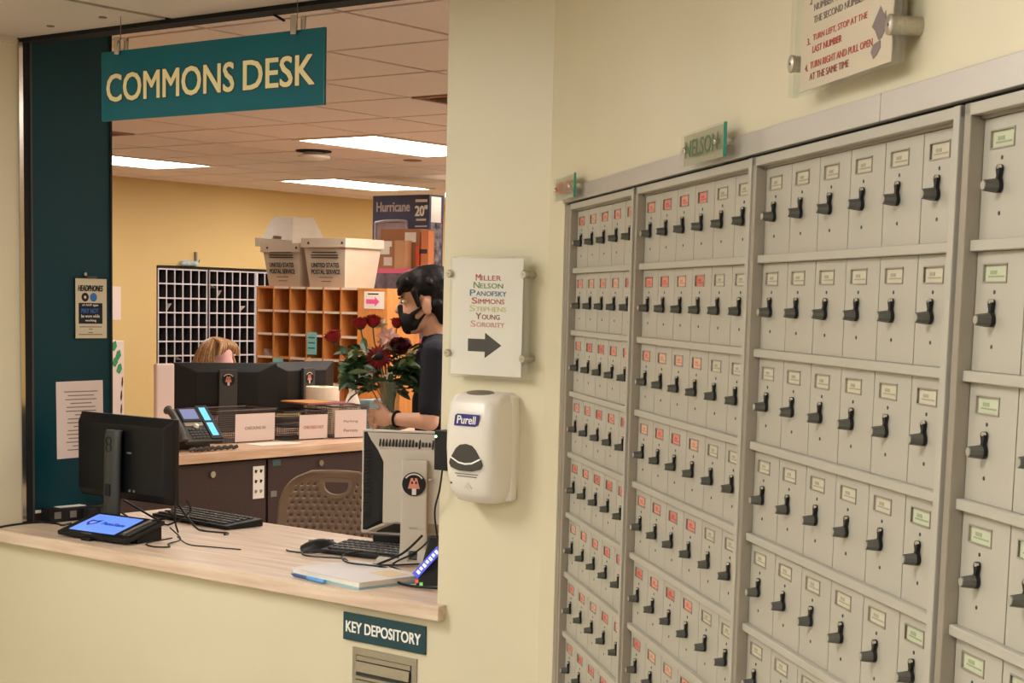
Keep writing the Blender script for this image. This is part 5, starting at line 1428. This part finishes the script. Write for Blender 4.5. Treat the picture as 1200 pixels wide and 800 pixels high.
for s in (-1, 1):
    MB().ell(hp(0.0745, s * 0.034, 0.0), (0.0125, 0.0145, 0.009), 12, 8).obj('eye', mat('eye white', (225, 220, 215), 0.3), man, smooth=True)
    MB().ell(hp(0.0845, s * 0.036, -0.001), (0.004, 0.006, 0.006), 10, 6).obj('iris', MATTE_BLACK, man, smooth=True)
    MB().cap(hp(0.094, s * 0.016, 0.016), 0.004, hp(0.078, s * 0.052, 0.018), 0.003).obj('eyebrow', MATTE_BLACK, man, smooth=True)
dv = (wr_ - el).normalized()
c = wr_ - dv * 0.018
a_ = dv.cross(Vector((0, 0, 1))).normalized(); b_ = a_.cross(dv)
MB().tube([c + (a_ * math.cos(q) + b_ * math.sin(q)) * 0.0315 for q in [2 * PI * k / 18 for k in range(19)]], 0.006, 6).obj('wrist_band', MATTE_BLACK, man, smooth=True)
MB().tube([hand + Vector((0.036 + 0.011 * math.cos(q) * 0.3, 0.008, -0.012)) + Vector((0, 0.011 * math.cos(q), 0.011 * math.sin(q))) for q in [2 * PI * k / 12 for k in range(13)]], 0.0022, 5).obj('ring', CHROME, man)

# ------------------------------------------------------------------ the woman at the rear desk (local +x forward)
wom = thing('person', 'woman with long blonde hair bent behind the black desk monitors', 'person', (-7.32, 6.50, 0), math.radians(10))
f = MB()
hc = Vector((0.06, 0, 1.245))
f.ell(hc + Vector((0, 0, 0.015)), (0.09, 0.072, 0.095)); f.ell(hc + Vector((0.045, 0, -0.045)), (0.058, 0.055, 0.075))
f.cap(hc + Vector((0.09, 0, -0.005)), 0.009, hc + Vector((0.112, 0, -0.045)), 0.011)
for s in (-1, 1):
    f.ell(hc + Vector((0, s * 0.073, -0.025)), (0.018, 0.009, 0.03))
f.cap(hc + Vector((-0.03, 0, -0.06)), 0.05, (-0.03, 0, 1.06), 0.055)
f.ell((-0.05, 0, 0.93), (0.1, 0.155, 0.15)); f.ell((-0.06, 0, 0.74), (0.1, 0.145, 0.15)); f.ell((-0.06, 0, 0.64), (0.13, 0.175, 0.1))
for s in (-1, 1):
    f.cap((-0.04, s * 0.16, 1.01), 0.05, (0.02, s * 0.21, 0.77), 0.038); f.cap((0.02, s * 0.21, 0.77), 0.037, (0.22, s * 0.13, 0.925), 0.025)
    hd = Vector((0.265, s * 0.11, 0.915)); f.ell(hd, (0.04, 0.034, 0.014))
    for k in range(4):
        q = hd + Vector((0.03, s * (-0.028 + 0.018 * k), 0)); f.cap(q, 0.0085, q + Vector((0.035, 0, 0.004)), 0.008); f.cap(q + Vector((0.035, 0, 0.004)), 0.008, q + Vector((0.055, 0, -0.008)), 0.007)
    f.cap(hd + Vector((-0.01, -s * 0.03, 0)), 0.01, hd + Vector((0.03, -s * 0.055, 0)), 0.008)
    f.cap((-0.03, s * 0.1, 0.60), 0.085, (0.33, s * 0.11, 0.60), 0.058); f.cap((0.33, s * 0.11, 0.60), 0.056, (0.30, s * 0.11, 0.1), 0.036)
    f.cap((0.27, s * 0.11, 0.04), 0.034, (0.44, s * 0.12, 0.03), 0.026)
blob('body', f, mat('fair skin', (224, 168, 158), 0.5), wom, 0.008, 4)
f = MB()
f.ell((-0.05, 0, 0.93), (0.115, 0.17, 0.155)); f.ell((-0.06, 0, 0.74), (0.115, 0.16, 0.17))
for s in (-1, 1):
    f.cap((-0.04, s * 0.16, 1.01), 0.062, (0.02, s * 0.21, 0.77), 0.05); f.cap((0.02, s * 0.21, 0.77), 0.048, (0.16, s * 0.16, 0.875), 0.038)
blob('jumper', f, mat('grey jumper', (120, 116, 124), 0.9), wom, 0.012, 4)
f = MB()
f.ell((-0.06, 0, 0.64), (0.14, 0.185, 0.105))
for s in (-1, 1):
    f.cap((-0.03, s * 0.1, 0.60), 0.095, (0.33, s * 0.11, 0.60), 0.07); f.cap((0.33, s * 0.11, 0.60), 0.066, (0.30, s * 0.11, 0.12), 0.048)
blob('trousers', f, mat('blue denim', (60, 72, 100), 0.9), wom, 0.012, 4)
HAIR = mat('blonde hair', (196, 150, 96), 0.45, rgb2=(120, 84, 54), nscale=26, stretch=(7, 7, 0.7))
f = MB()
f.ell(hc + Vector((-0.03, 0, 0.035)), (0.1, 0.09, 0.085))
rnd = random.Random(3)
for k in range(34):
    q = math.radians(55 + 250 * k / 33)
    d_ = Vector((math.cos(q), math.sin(q), 0))
    top = hc + Vector((-0.02, 0, 0.112)) + d_ * 0.02
    mid = hc + Vector((-0.022, 0, 0.03)) + Vector((d_.x * 0.098, d_.y * 0.1, 0.0)) + d_ * rnd.uniform(-0.004, 0.008)
    low = mid + d_ * 0.03 + Vector((0, 0, -0.11)); end = low + d_ * 0.02 + Vector((0, 0, -0.10 if abs(q - PI) < 1.6 else -0.03))
    pts = spline([top, mid, low, end], 4)
    f.tube(pts, [0.016 - 0.009 * i / len(pts) + 0.004 * math.sin(i) for i in range(len(pts))], 6)
for k in range(8):
    y = -0.07 + 0.02 * k
    f.tube(spline([hc + Vector((-0.02, y * 0.3, 0.115)), hc + Vector((0.06, y * 0.8, 0.092)), hc + Vector((0.078, y * 1.15, 0.078 - abs(y) * 0.3)), hc + Vector((0.07, y * 1.3, 0.062 - abs(y) * 0.6))], 4), 0.012, 6)
o = f.obj('hair', HAIR, wom, smooth=1.2)
t = thing('desk_stool', 'padded stool the woman sits on behind the rear desk', 'stool', (-7.38, 6.49, 0))
MB().lathe([(0.17, 0.49), (0.19, 0.50), (0.19, 0.535), (0.17, 0.545)], 20).obj('seat', BLACK, t, smooth=0.8)
MB().lathe([(0.025, 0.06), (0.025, 0.49)], 12).obj('post', CHROME, t)
for k in range(5):
    q = 2 * PI * k / 5
    MB().tube([(0, 0, 0.07), (0.26 * math.cos(q), 0.26 * math.sin(q), 0.02)], [0.022, 0.016], 8).obj('leg', BLACK, t)
